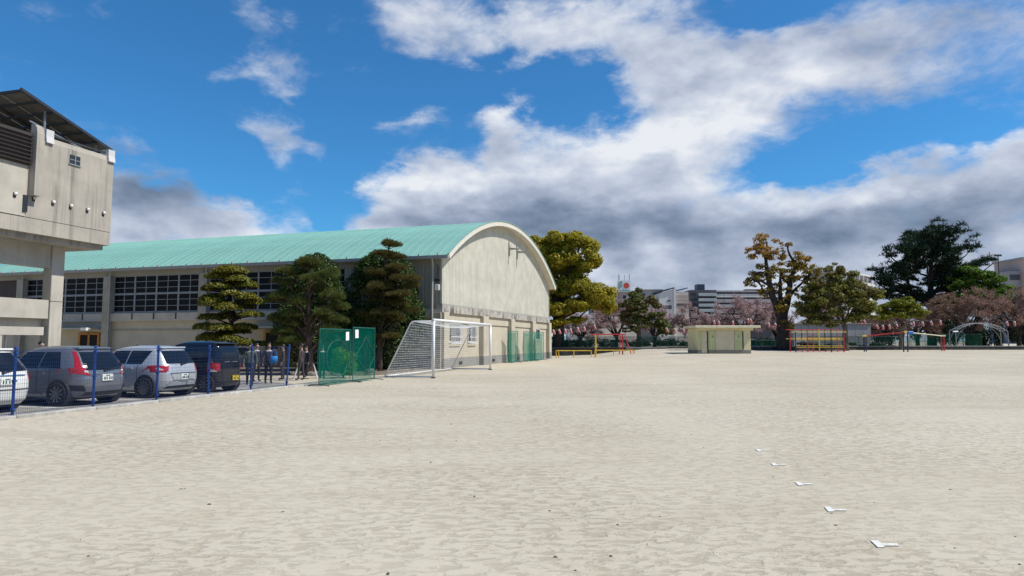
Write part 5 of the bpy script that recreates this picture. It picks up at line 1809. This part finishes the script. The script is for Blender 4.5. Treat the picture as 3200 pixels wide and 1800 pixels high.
def person(loc, face, label, cloth, hgt=1.68, stride=.10, arm=.0, hair_len=.0):
    """face: heading in radians (0 = looking along +x of the world)"""
    V, Ed, Ra = [], [], []

    def add(p, r, link=None):
        V.append(p)
        Ra.append(r)
        if link is not None:
            Ed.append((link, len(V) - 1))
        return len(V) - 1
    # the figure looks along -y; x is left-right
    pel = add((0, 0, .93), .125)
    wai = add((0, .0, 1.08), .115, pel)
    che = add((0, .005, 1.26), .135, wai)
    nb_ = add((0, .01, 1.40), .07, che)
    nk = add((0, 0, 1.46), .052, nb_)
    h1 = add((0, -.01, 1.53), .078, nk)
    h2 = add((0, -.012, 1.60), .092, h1)
    add((0, -.005, 1.67), .07, h2)
    add((0, -.112, 1.575), .014, h2)
    for sg in (-1, 1):
        hip = add((sg * .09, 0, .88), .098, pel)
        kn = add((sg * .10, -sg * stride * .6 - .02, .48), .062, hip)
        an = add((sg * .10, -sg * stride + .02, .09), .042, kn)
        add((sg * .11, -sg * stride - .14, .04), .036, an)
        sh = add((sg * .18, .01, 1.36), .06, che)
        el = add((sg * .245, .03, 1.09), .045, sh)
        wr = add((sg * .255, -.05 - arm * .25, .85 + arm * .2), .030, el)
        pm = add((sg * .255, -.07 - arm * .3, .79 + arm * .2), .034, wr)
        for k, (dx, ln_) in enumerate(((-.024, .07), (-.008, .08), (.008, .076), (.024, .06))):
            f1 = add((sg * .255, -.07 - arm * .3 + dx, .74 + arm * .2), .0095, pm)
            add((sg * .25, -.085 - arm * .3 + dx, .74 + arm * .2 - ln_ * .7), .008, f1)
        t1 = add((sg * .235, -.105 - arm * .3, .78 + arm * .2), .011, pm)
        add((sg * .232, -.12 - arm * .3, .745 + arm * .2), .009, t1)
    me = bpy.data.meshes.new('body')
    me.from_pydata(V, Ed, [])
    me.materials.append(M[cloth])
    root = empty('person', loc, face + math.pi / 2, label, 'person')
    k = hgt / 1.74
    root.scale = (k, k, k)
    o = put('body', me, root)
    md = o.modifiers.new('skin', 'SKIN')
    md.use_smooth_shade = True
    for i, r in enumerate(Ra):
        sv = me.skin_vertices[0].data[i]
        sv.radius = (r, r * (.82 if V[i][2] > .85 and abs(V[i][0]) < .05 and V[i][2] < 1.4 else 1.0))
        sv.use_root = (i == 0)
    sb = o.modifiers.new('sub', 'SUBSURF')
    sb.levels = sb.render_levels = 2
    hm = MB()
    vs, fs = [], []
    nr_, nt_ = 7, 14
    for i in range(nr_):
        e = math.pi / 2 - i / (nr_ - 1) * 1.75
        for j in range(nt_):
            a = 2 * math.pi * j / nt_
            back = .5 - .5 * math.cos(a - math.pi / 2 + math.pi)
            ee = e + (1 - back) * max(0, (i - 3)) * .22
            r = .108
            drop = hair_len * (i / (nr_ - 1)) ** 2 * back
            vs.append((math.cos(a) * math.cos(ee) * r * .93, math.sin(a) * math.cos(ee) * r + .005, 1.62 + math.sin(ee) * r * 1.06 - drop))
    for i in range(nr_ - 1):
        for j in range(nt_):
            l = (j + 1) % nt_
            fs.append((i * nt_ + j, i * nt_ + l, (i + 1) * nt_ + l, (i + 1) * nt_ + j))
    hm.add(vs, fs).build('hair', 'hair', root, True)
    return root


person((-16.1, 23.4, 0), R(-20), 'person in a dark suit with white collar standing behind the dark grey hatchback', 'cloth_suit', 1.68)
person((-17.8, 32.5, 0), R(30), 'person walking far behind the silver hatchback with only the head showing', 'cloth_suit', 1.5)
person((-17.3, 21.6, 0), R(160), 'person behind the white estate car at the picture edge', 'cloth_brown', 1.62)
person((-9.93, 26.0, 0), R(-70), 'person in a pale green top and dark trousers behind the fence', 'cloth_green', 1.6, .08)
pe = person((-9.55, 26.9, 0), R(-60), 'person in dark navy carrying a blue bag behind the fence', 'cloth_navy', 1.62, .06, .4, .05)
person((-9.9, 29.6, 0), R(200), 'person in a brownish jacket standing before the yellow door', 'cloth_brown', 1.55, .05)
person((-9.55, 31.8, 0), R(240), 'person in a dark suit near the thick pine trunk', 'cloth_suit', 1.45, .05)
person((-8.95, 29.1, 0), R(170), 'person in a brown top seen behind the person with the blue bag', 'cloth_brown', 1.58, .09)
person((-10.55, 28.3, 0), R(-40), 'person in dark navy between the black kei wagon and the green-topped person', 'cloth_navy', 1.6, .05)
person((-8.55, 30.9, 0), R(100), 'person in a dark suit turned towards the gym beside the folding table', 'cloth_suit', 1.5, .12)
bg_ = empty('shoulder_bag', (-9.28, 26.72, .0), R(20), 'bright blue shoulder bag hanging beside the person in dark navy', 'bag')
MB().bbox(-.13, .13, -.05, .05, .80, 1.08, .03).build('pouch', 'bag_blue', bg_, True)
MB().tube([(-.11, 0, 1.06), (-.08, 0, 1.25), (0, 0, 1.36), (.08, 0, 1.25), (.11, 0, 1.06)], .012, 6).build('strap', 'bag_blue', bg_)
ft = empty('folding_table', (-9.1, 30.3, 0), R(20), 'dark folding table with white crossed legs behind the fence', 'table')
MB().bbox(-.6, .6, -.3, .3, .68, .71, .01).build('tabletop', 'black_plastic', ft)
for sx in (-1, 1):
    for sy in (-1, 1):
        MB().bar((sx * .30, sy * .26, .68), (sx * .52, sy * .26, 0), .03).build('leg', 'steel_white', ft)

# ------------------------------------------------------------------ practice nets
def practice_net(p0, p1, h, label, mat_name, shape, card=True, feet=True, slack=.12):
    p0, p1 = np.array(p0, float), np.array(p1, float)
    rz, L = dirs(p0, p1)
    t = empty('practice_net', (p0[0], p0[1], 0), rz, label, 'net', 'green practice nets')
    fr = MB()
    r = .019
    fr.tube([(0, 0, .05), (0, 0, h)], r, 8)
    fr.tube([(L, 0, .05), (L, 0, h)], r, 8)
    fr.tube([(0, 0, h), (L, 0, h)], r, 8)
    fr.tube([(0, 0, .08), (L, 0, .08)], r, 8)
    fr.build('frame', 'net_frame', t)
    for x in (.0, L):
        MB().tube([(x, -.42, .02), (x, -.3, .05), (x, 0, .06), (x, .3, .05), (x, .42, .02)], .018, 8).build('foot', 'dark_steel', t)
    rg_ = random.Random(int(L * 100))
    ph = [rg_.uniform(0, 6) for _ in range(4)]

    def f(u, v):
        y = -slack * math.sin(math.pi * u) * (1 - v) ** .7 + .03 * math.sin(u * 9 + ph[0]) * (1 - v) - .02
        return (u * L, y, .03 + v * (h - .03))
    sheet('net', f, 16, 16, L, h, mat_name, t)
    # slack catching bag behind the opening
    def bag(u, v):
        s = math.sin(math.pi * u) ** .6 * math.sin(math.pi * min(v * 1.02, 1)) ** .6
        return (L * (.06 + .88 * u), .10 + .4 * s, .08 + v * (h - .2))
    sheet('catch_bag', bag, 16, 16, L * 1.2, h * 1.2, mat_name, t)
    if shape:
        pts = []
        n = 32
        for k in range(n):
            a = 2 * math.pi * k / n
            if shape == 'oval':
                u, v = .5 + .34 * math.sin(a), .47 + .33 * math.cos(a)
            else:
                c_, s_ = math.cos(a), math.sin(a)
                q = abs(c_) + abs(s_) * .75
                u, v = .5 + .33 * s_ / q, .47 + .36 * c_ / q
            pts.append(np.array(f(u, v)) + np.array((0, -.02, 0)))
        MB().tube(pts, .016, 6, closed=True).build('target_ring', 'net_frame', t)
        if shape == 'fold':
            for k in range(4):
                x = .36 + k * .09
                MB().tube([np.array(f(x, .1)) + (0, -.03, 0), np.array(f(x + .01, .45)) + (0, -.05, 0), np.array(f(x - .01, .78)) + (0, -.03, 0)], .012, 5).build('net_fold', 'net_frame', t)
    if card:
        x0 = L * card if card is not True else L * .78
        MB().obox((x0, -.05, h - .26), ((1, 0, .04), (0, 1, 0), (-.04, 0, 1)), (.13, .006, .17)).build('paper_card', 'white_paper', t)
    return t


practice_net((-7.10, 25.25), (-6.52, 27.65), 2.12, 'green practice net with an oval ring and a white card beside the fence end', 'net_green', 'oval', .84)
practice_net((-6.46, 27.75), (-5.93, 29.55), 2.22, 'green practice net with a folded bag and a tilted white card', 'net_green', 'fold', .12)
practice_net((-.28, 52.6), (.45, 53.5), 2.45, 'tall narrow green net leaning by the gym wall, closest to the goal', 'net_green_pale', None, False)
practice_net((.95, 55.8), (1.85, 57.0), 2.45, 'tall narrow green net by the gym wall, in the middle of three', 'net_green_pale', None, False)
practice_net((2.0, 59.4), (2.8, 60.6), 2.45, 'tall narrow green net by the gym wall, beside its last window', 'net_green_pale', None, False)

# ------------------------------------------------------------------ football goal
GP = np.array((-3.54, 30.88))
gz, gl = dirs((-3.54, 30.88), (-1.26, 39.86))
goal = empty('football_goal', (GP[0], GP[1], 0), gz, 'white steel football goal with a sagging net in front of the gym corner', 'goal')
H = 2.62
for x in (0, gl):
    MB().tube([(x, 0, 0), (x, 0, H)], .062, 12).build('post', 'steel_white', goal, True)
    MB().bbox(x - .09, x + .09, -.09, .09, 0, .05, .02).build('post_shoe', 'dark_steel', goal)
    MB().tube([(x, 0, H - .06), (x, .95, H - .06), (x, 1.12, H - .14), (x, 1.25, H - .38), (x, 2.35, .08)], .032, 8).build('stay', 'steel_white', goal, True)
    MB().tube([(x, 0, .06), (x, 2.35, .06)], .035, 8).build('ground_bar', 'steel_white', goal, True)
MB().tube([(-.06, 0, H), (gl + .06, 0, H)], .062, 12).build('crossbar', 'steel_white', goal, True)
MB().tube([(0, 2.35, .06), (gl, 2.35, .06)], .035, 8).build('rear_ground_bar', 'steel_white', goal, True)


def back_y(z):
    return 1.22 + (H - .38 - z) / (H - .46) * 1.13 if z < H - .38 else 1.05


CW = .0045
net = MB()


def strand(pts):
    net.tube(pts, CW, 3, cap=False)


def bk(x, s):
    """rear net: s 0 at crossbar level back edge .. 1 ground; slack between the stays"""
    k = math.sin(math.pi * min(max(x / gl, 0), 1))
    z = (H - .1) * (1 - s) + .05
    return (x, back_y(z) + .05 + .12 * k * math.sin(math.pi * s), z - .10 * k * (1 - s))


def tp_(x, s):
    k = math.sin(math.pi * min(max(x / gl, 0), 1))
    return (x, .02 + 1.05 * s, H - .05 - .16 * k * math.sin(math.pi * s) - .1 * k * s)


cell = .125
for k in range(int(gl / cell) + 1):
    x = min(k * cell, gl)
    strand([tp_(x, s) for s in np.linspace(0, 1, 5)] + [bk(x, s) for s in np.linspace(.02, 1, 9)])
for k in range(1, 9):
    strand([tp_(x, k / 9) for x in np.linspace(0, gl, 20)])
for k in range(0, 23):
    strand([bk(x, k / 22) for x in np.linspace(0, gl, 20)])
for x in (0.0, gl):
    for k in range(0, 21):
        z = .08 + k * cell
        if z > H - .1:
            break
        yb = back_y(z)
        strand([(x, 0, z), (x + .02, yb * .35, z - .05), (x + .02, yb * .7, z - .05), (x, yb, z)])
    for k in range(1, 19):
        y = k * cell
        zt_ = H - .1 if y < 1.05 else (H - .38) - (y - 1.22) / 1.13 * (H - .46)
        if zt_ < .2:
            break
        strand([(x, y, .06), (x + .03, y, zt_ * .5), (x, y, zt_)])
net.build('goal_net', 'cord', goal)

# ------------------------------------------------------------------ far edge: low wall, green mesh fence, raised bed
rw = empty('retaining_wall', (2.2, 79.0, -.2), 0, 'dark low retaining wall along the far edge of the field left of the hut', 'wall')
bm_ = MB().bbox(0.01, 1.19, -.18, .18, 0, .37, .02).mesh('block', 'retaining')
for k in range(16):
    for j in range(3):
        if k * 1.2 + .6 * (j % 2) < 18.2:
            put('block', bm_, rw, (k * 1.2 + .6 * (j % 2), .01 * ((k * 7 + j) % 3), j * .375))
MB().bbox(-.1, 19.2, -.24, .24, 1.125, 1.2, .02).build('coping', 'retaining', rw)
rb2 = empty('raised_bed', (13.0, 77.6, -.1), 0, 'grey stone raised bed round the dull green tree behind the yellow rail', 'planter')
for k in range(5):
    MB().bbox(k * .92 + .01, k * .92 + .91, 0, .25, 0, .98, .03).build('stone_panel', 'stone', rb2)
MB().box(0, 4.6, .26, 4, 0, .95).build('earth', 'soil', rb2)
MB().bbox(-.05, 4.65, -.06, .3, .98, 1.06, .02).build('coping', 'retaining_cap', rb2)
cb = empty('stone_kerb', (22.3, 72.5, 0.55), R(3.0), 'long low stone kerb edging the far side of the sand field', 'kerb')
km = MB().bbox(.01, 1.99, -.12, .12, -.1, .36, .02).mesh('kerb_block', 'retaining')
kc = MB().bbox(.005, 1.995, -.15, .15, .36, .42, .015).mesh('kerb_cap', 'retaining_cap')
for k in range(26):
    if 0 <= k:
        z = gh(22.3 + k * 2, 74) - .55
        put('kerb_block', km, cb, (k * 2.0, 0, z))
        put('kerb_cap', kc, cb, (k * 2.0, 0, z + .002))


def mesh_fence(p0, p1, z0, h, label, mt, step=2.0, name='green_mesh_fence', frame='net_frame'):
    rz, L = dirs(p0, p1)
    t = empty(name, (p0[0], p0[1], z0), rz, label, 'fence')
    n = int(L / step)
    for k in range(n + 1):
        MB().tube([(L * k / n, 0, -.4), (L * k / n, 0, h)], .035, 6).build('post', frame, t)
    for k in range(n):
        sheet('mesh_panel', lambda u, v, k=k: (L * (k + u) / n, -.03, .05 + v * (h - .08)), 1, 1, L / n, h, mt, t, False)
    MB().tube([(0, 0, h), (L, 0, h)], .025, 6).build('top_rail', frame, t)
    MB().tube([(0, 0, h * .5), (L, 0, h * .5)], .02, 6).build('mid_rail', frame, t)


mesh_fence((2.4, 79.4), (21.5, 79.6), .95, 1.25, 'green mesh fence standing on the dark retaining wall', 'mesh_green')
mesh_fence((22.5, 82), (34, 82.5), .6, 1.2, 'green mesh fence behind the hut and the old camphor', 'mesh_green')
mesh_fence((34.5, 79.5), (46.5, 80.2), .75, 1.5, 'dark mesh fence before the grey panel store and young tree', 'mesh_green', frame='dark_steel')
mesh_fence((46.6, 80.2), (55.5, 80.8), .8, 1.7, 'solid green screen fence behind the metal arch ladder', 'mesh_green_dense')
# pale things glimpsed through the far fence
for k, (x, y, z, w_, h_) in enumerate([(7.0, 96, .5, 4.2, 1.4), (13.5, 97, .5, 4.4, 1.5), (25.5, 96, .6, 4.2, 1.5), (31.5, 96, .6, 4.4, 1.4)]):
    v = empty('distant_van', (x, y, z), 0, ['pale van glimpsed through the far fence behind the yellow rails', 'pale van glimpsed behind the raised bed and red frame', 'white van glimpsed right of the cream hut', 'white van glimpsed left of the old camphor trunk'][k], 'van', 'vans on the street beyond')
    MB().prism([(0, .25), (w_, .25), (w_, h_ * .62), (w_ * .8, h_ * .68), (w_ * .68, h_), (0.1, h_), (0, h_ * .8)], lambda u, q, d: (u, d, q), 0, 1.6).build('body', 'bld_white', v)
    MB().prism([(w_ * .1, h_ * .66), (w_ * .72, h_ * .66), (w_ * .64, h_ * .93), (w_ * .1, h_ * .93)], lambda u, q, d: (u, d, q), -.02, .0).build('window_band', 'glass_dark', v)
    for x_ in (.18, .8):
        MB().lathe((w_ * x_, .1, .28), [(.28, 0), (.28, .2)], 14, (0, -1, 0)).build('wheel', 'black_rubber', v)

# ------------------------------------------------------------------ toilet hut
hut = empty('toilet_hut', (16.85, 62.0, gh(18.5, 62) - .02), R(1.5), 'small cream flat-roofed toilet hut with pale green panels', 'hut')
hut.scale = (.96, 1, 1)
MB().bbox(0, 5.05, 0.02, 3.2, .35, 2.35, .02).build('wall', 'shed_cream', hut)
MB().bbox(-.02, 5.07, .0, 3.22, -.1, .36, .02).build('wall_base', 'shed_base', hut)
MB().bbox(-.35, 5.85, -.45, 3.6, 2.36, 2.56, .03).build('roof', 'shed_roof', hut)
MB().box(.05, 5.3, -.06, 3.2, 2.12, 2.36).build('roof_beam', 'shed_cream', hut)
for (x0, x1, mt) in ((1.12, 1.62, 'shed_green'), (1.66, 3.46, 'shed_beige'), (3.5, 4.2, 'shed_green')):
    MB().bbox(x0, x1, -.05, .03, .36, 2.1, .01).build('wall_panel', mt, hut)
MB().box(.06, .28, -.02, .03, .36, 2.1).build('wall_panel', 'shed_green', hut)
d = MB().bbox(.34, .86, -.03, .03, .1, 2.0, .01).build('door', 'shed_beige', hut)
MB().lathe((.78, -.05, 1.05), [(.03, -.02), (.03, .03)], 8, (0, -1, 0)).build('door_knob', 'dark_steel', d)
MB().box(.86, 1.0, -.012, .03, .0, 2.05).build('doorway', 'louver_dark', hut)
MB().box(4.26, 4.36, -.012, .03, .4, 2.05).build('doorway', 'louver_dark', hut)
for x in (1.37, 3.85):
    MB().box(x - .03, x + .03, -.06, -.05, 1.45, 1.66).box(x + .07, x + .11, -.06, -.05, 1.5, 1.66).build('pictogram', 'shed_base', hut)

# ------------------------------------------------------------------ playground
def low_rail(x0, x1, y, posts, label):
    t = empty('pipe_rail', (x0, y, gh(x0, y)), 0, label, 'rail', 'yellow pipe rails')
    L = x1 - x0
    MB().tube([(0, 0, .72), (L, 0, .72)], .045, 8).build('top_pipe', 'play_yellow', t)
    for p in posts:
        MB().tube([(p * L, 0, -.1), (p * L, 0, .72)], .045, 8).build('post', 'play_yellow', t)
        MB().lathe((p * L, 0, .0), [(.09, -.05), (.09, .03)], 10).build('footing', 'kerb', t)


low_rail(4.45, 8.0, 69, (0, .07, .5, 1), 'low yellow pipe rail beside the gym end, left of the yellow mast')
low_rail(8.35, 12.35, 69, (0, .03, .47, .97, 1), 'low yellow pipe rail in front of the red swing frame')
sw = empty('swing_frame', (8.56, 70, 0), 0, 'red and yellow swing frame with a red crossbeam and yellow mast', 'swing')
MB().tube([(0, 0, -.1), (0, 0, 2.32)], .07, 10).build('mast', 'play_yellow', sw)
MB().tube([(2.75, 0, -.1), (2.75, 0, 2.3)], .07, 10).build('post', 'play_red', sw)
MB().tube([(3.0, 0, 2.2), (3.75, -.3, -.1)], .05, 8).build('brace', 'play_red', sw)
MB().tube([(2.55, 0, 2.2), (2.6, 1.4, -.1)], .05, 8).build('brace', 'play_red', sw)
MB().tube([(-.5, 0, 2.34), (3.1, 0, 2.38)], .055, 8).build('crossbeam', 'play_red', sw)
for k in range(4):
    MB().bar((2.35 + k * .22, -.05, 2.3), (2.35 + k * .22, -.05, 2.02), .07).build('hanger', 'play_red', sw)
    MB().bar((-.45 + k * .28, -.02, 2.38), (-.35 + k * .28, -.02, 2.28), .05).build('hanger', 'play_yellow' if k % 2 else 'play_red', sw)

cx0, cx1, cy = 27.0, 32.3, 66.0
cz = gh(29, 66)
cbar = empty('climbing_bars', (cx0, cy, cz), 0, 'red yellow and dark blue climbing bars with stacked horizontal rungs', 'climbing frame')
L = cx1 - cx0
for k, (u, mt, h_) in enumerate(((0.07, 'play_navy', 2.0), (.29, 'play_red', 2.2), (.50, 'play_yellow', 2.2), (.72, 'play_navy', 2.2), (.95, 'play_red', 2.2))):
    MB().tube([(u * L, 0, -.1), (u * L, 0, h_)], .055, 8).build('post', mt, cbar)
    MB().tube([(u * L, 1.3, -.1), (u * L, 1.3, h_)], .05, 8).build('post', 'play_navy' if k % 2 else 'play_red', cbar)
for z, mt in ((2.02, 'play_yellow'), (1.92, 'shed_roof'), (1.36, 'play_yellow'), (1.2, 'play_yellow'), (.62, 'play_yellow'), (.46, 'play_yellow'), (.12, 'play_red')):
    MB().tube([(0 if z > 1.9 else .07 * L, -.02, z), (L * (.95 if z < 1.9 else 1.0), -.02, z)], .025, 6).build('rung', mt, cbar)
MB().tube([(0, 1.3, 2.2), (L, 1.3, 2.2)], .035, 6).build('rung', 'play_red', cbar)
MB().tube([(0, 1.3, 1.3), (L, 1.3, 1.3)], .035, 6).build('rung', 'play_yellow', cbar)

rbz = gh(39, 68)
rope = empty('balance_rail', (35.0, 68, rbz), 0, 'long raised balance bar, red at one end, on dark blue and red posts', 'play equipment')
for (x, y, mt, h_) in ((0, 0, 'play_navy', 1.5), (.25, .1, 'play_navy', 1.5), (3.35, -1, 'play_navy', 1.85), (3.75, -1, 'play_navy', 1.88), (8.95, 2.0, 'play_red', 1.55), (9.2, 2.0, 'play_red', 1.55)):
    MB().tube([(x, y, -.1), (x + .03, y, h_)], .06, 8).build('post', mt, rope)
MB().tube([(.05, .05, 1.53), (3.55, -1, 1.92)], .05, 8).build('rail', 'play_red', rope)
MB().tube([(3.6, -1, 1.92), (9.05, 2, 1.58)], .05, 8).build('rail', 'shed_roof', rope)
MB().bbox(-.16, .26, -.1, .2, 1.48, 1.62, .02).build('end_cap', 'play_yellow', rope)
MB().bbox(3.85, 4.35, -1.1, -.75, 1.72, 2.0, .04).build('joint_cap', 'play_blue', rope)
MB().bbox(3.4, 3.7, -1.12, -.8, 1.82, 2.02, .03).build('joint_cap', 'play_yellow', rope)
MB().bbox(8.8, 9.35, 1.85, 2.15, 1.52, 1.66, .02).build('end_cap', 'shed_roof', rope)

az = gh(51, 75)
arch = empty('arch_ladder', (48.7, 75, az), 0, 'curved galvanised arch ladder with bright rungs', 'climbing frame')
AL = 5.75
def arch_pt(u, y):
    x = AL * u
    return np.array((x, y, 1.95 + .95 * math.sin(math.pi * u) ** .8))
for y in (0, 1.1):
    MB().tube([arch_pt(u, y) for u in np.linspace(-.02, 1.02, 26).clip(0, 1)], .036, 8).build('side_rail', 'galvanised', arch)
    for x in (.02, AL - .02):
        MB().tube([(x, y, -.1), (x, y, 1.95)], .05, 8).build('post', 'galvanised', arch)
        sx = 1 if x < 1 else -1
        MB().tube([(x, y, 1.0), (x + sx * .35, y, 1.75), (x + sx * 1.2, y, 2.55)], .032, 6).build('knee_brace', 'galvanised', arch)
for k in range(17):
    u = (k + .5) / 17
    a_, b_ = arch_pt(u, -.08), arch_pt(u, 1.18)
    MB().bar(a_ + (0, 0, .03), b_ + (0, 0, .03), .07, .04).build('rung', 'steel_white', arch)
MB().bbox(-.3, .3, -.1, .08, 1.9, 2.02, .04).build('shoulder_plate', 'steel_white', arch)

# ------------------------------------------------------------------ paper lanterns on wires
def lantern_string(y, pts, label_fn, grp, pole_ends=True):
    first, last = pts[0], pts[-1]
    wpts = [(x, y, z + .34) for x, z in pts]
    w = MB().tube(wpts, .012, 4).build('lantern_wire', 'wire_dark')
    tag(w, label_fn('wire'), 'wire')
    for i, (x, z) in enumerate(pts):
        t = empty('paper_lantern', (x, y, z), random.Random(int(x * 10)).uniform(-.2, .2), label_fn('lantern'), 'lantern', grp)
        tl = random.Random(i + int(y)).uniform(.1, .45)
        t.rotation_euler = (0, -tl, t.rotation_euler[2])
        MB().lathe((0, 0, -.02), [(.075, -.30), (.115, -.24), (.13, -.05), (.13, .14)], 12).build('pink_half', 'lantern_pink', t, True)
        MB().lathe((0, 0, -.02), [(.131, .141), (.115, .24), (.075, .29)], 12).build('glint_end', 'lantern_glint', t, True)  # pale end: a glint painted onto the pink lantern
        MB().lathe((0, 0, 0), [(.08, .265), (.08, .30)], 10).lathe((0, 0, 0), [(.08, -.345), (.08, -.31)], 10).build('end_ring', 'wire_dark', t)
        MB().tube([(0, 0, .29), (0, 0, .36)], .012, 4).build('hook', 'wire_dark', t)


def L1(k):
    return {'wire': 'thin wire carrying lanterns beside the big camphor', 'lantern': 'pink paper lantern with a painted glint on the wire beside the big camphor'}[k]


lantern_string(77.5, [(4.75, 2.72), (5.4, 2.78), (6.05, 2.82), (6.68, 2.86), (7.5, 3.0), (8.22, 3.06), (9.4, 3.3)], L1, 'lanterns beside the big camphor')
lantern_string(78, [(17.7, 2.98), (18.6, 2.92), (19.6, 2.88)], lambda k: {'wire': 'thin wire carrying lanterns left of the cream hut', 'lantern': 'paper lantern hanging left of the cream hut'}[k], 'lanterns left of the cream hut')
lantern_string(80, [(23.7, 3.85), (24.25, 3.82), (25.9, 3.8), (27.7, 4.1), (28.0, 4.08), (30.1, 3.6), (30.9, 3.55)], lambda k: {'wire': 'thin wire carrying lanterns above the cream hut', 'lantern': 'paper lantern showing above the cream hut or right of it'}[k], 'lanterns above the cream hut')
lantern_string(79, [(37.3, 3.8), (38.1, 3.8), (40.4, 3.88), (40.8, 3.9)], lambda k: {'wire': 'thin wire carrying lanterns before the grey panel store', 'lantern': 'small paper lantern at the roof line of the grey panel store'}[k], 'lanterns at the panel store')
lantern_string(78.5, [(42.0, 3.34), (42.65, 3.3), (43.4, 3.33), (44.25, 3.4), (46.2, 3.68), (47.25, 3.68), (48.25, 3.76), (49.3, 3.82)], lambda k: {'wire': 'thin wire carrying lanterns between the young tree and the arch ladder', 'lantern': 'pink paper lantern hanging between the panel store and the arch ladder'}[k], 'lanterns beside the young tree')
lantern_string(78, [(56.6, 3.7), (57.45, 3.7)], lambda k: {'wire': 'short wire carrying lanterns right of the arch ladder', 'lantern': 'dull pink paper lantern right of the arch ladder'}[k], 'lanterns right of the arch ladder')

# ------------------------------------------------------------------ white markers on the sand, litter of small stones
for i, (x, y, a) in enumerate([(3.74, 10.5, 2), (3.52, 9.31, -1), (3.33, 8.06, 1), (3.12, 6.85, -2), (2.98, 5.70, 0)]):
    sh = MB()
    r_ = random.Random(i)
    sh.prism([(-.05, -.095), (.01, -.095), (.019, -.052), (.145, -.056 + .004 * (i % 2)), (.163, .008), (.033, .012), (.05, .095 - .006 * (i % 3)), (-.01, .095)], lambda u, w, d: (u, w, d), .004, .009)
    o = sh.build('field_marker', 'white_tape')
    o.location = (x, y, 0)
    o.rotation_euler = (0, 0, R(a))
    tag(o, 'flat white T-shaped marker strip pinned to the bare sand', 'marker', 'white marker strips on the sand')
rg_ = np.random.default_rng(4)
V = []
for k in range(150):
    y = 3.2 + 26 * rg_.uniform() ** 1.7
    x = rg_.uniform(-.72, .74) * y
    if (x - (-10.73)) * FA[1] - (y - 14.8) * FA[0] < .5:
        continue
    s = rg_.uniform(.004, .011)
    a = rg_.uniform(0, 6.28)
    L_ = s * rg_.uniform(1, 2.6)
    c, n_ = math.cos(a), math.sin(a)
    b = np.array([(-L_, -s), (L_ * .8, -s * .8), (L_, s * .7), (-L_ * .7, s)])
    b = np.stack([b[:, 0] * c - b[:, 1] * n_ + x, b[:, 0] * n_ + b[:, 1] * c + y], 1)
    cxy = b.mean(0)
    top = (cxy + (b - cxy) * .55)
    z1 = s * rg_.uniform(.5, 1.1)
    lo = [(p[0], p[1], 0.0) for p in b]
    hi = [(p[0], p[1], z1) for p in top]
    V.append(hi)
    for i in range(4):
        j = (i + 1) % 4
        V.append([lo[i], lo[j], hi[j], hi[i]])
st_ = put('pebbles', poly_mesh('pebbles', np.array(V), 4, 'pebble'))
tag(st_, 'scattered dark pebbles and dead leaves on the sand', 'pebbles', kind='stuff')
SC.cycles.use_denoising = True
SC.cycles.max_bounces = 6
SC.cycles.diffuse_bounces = 3
SC.cycles.glossy_bounces = 3
SC.cycles.transmission_bounces = 2
SC.cycles.transparent_max_bounces = 12
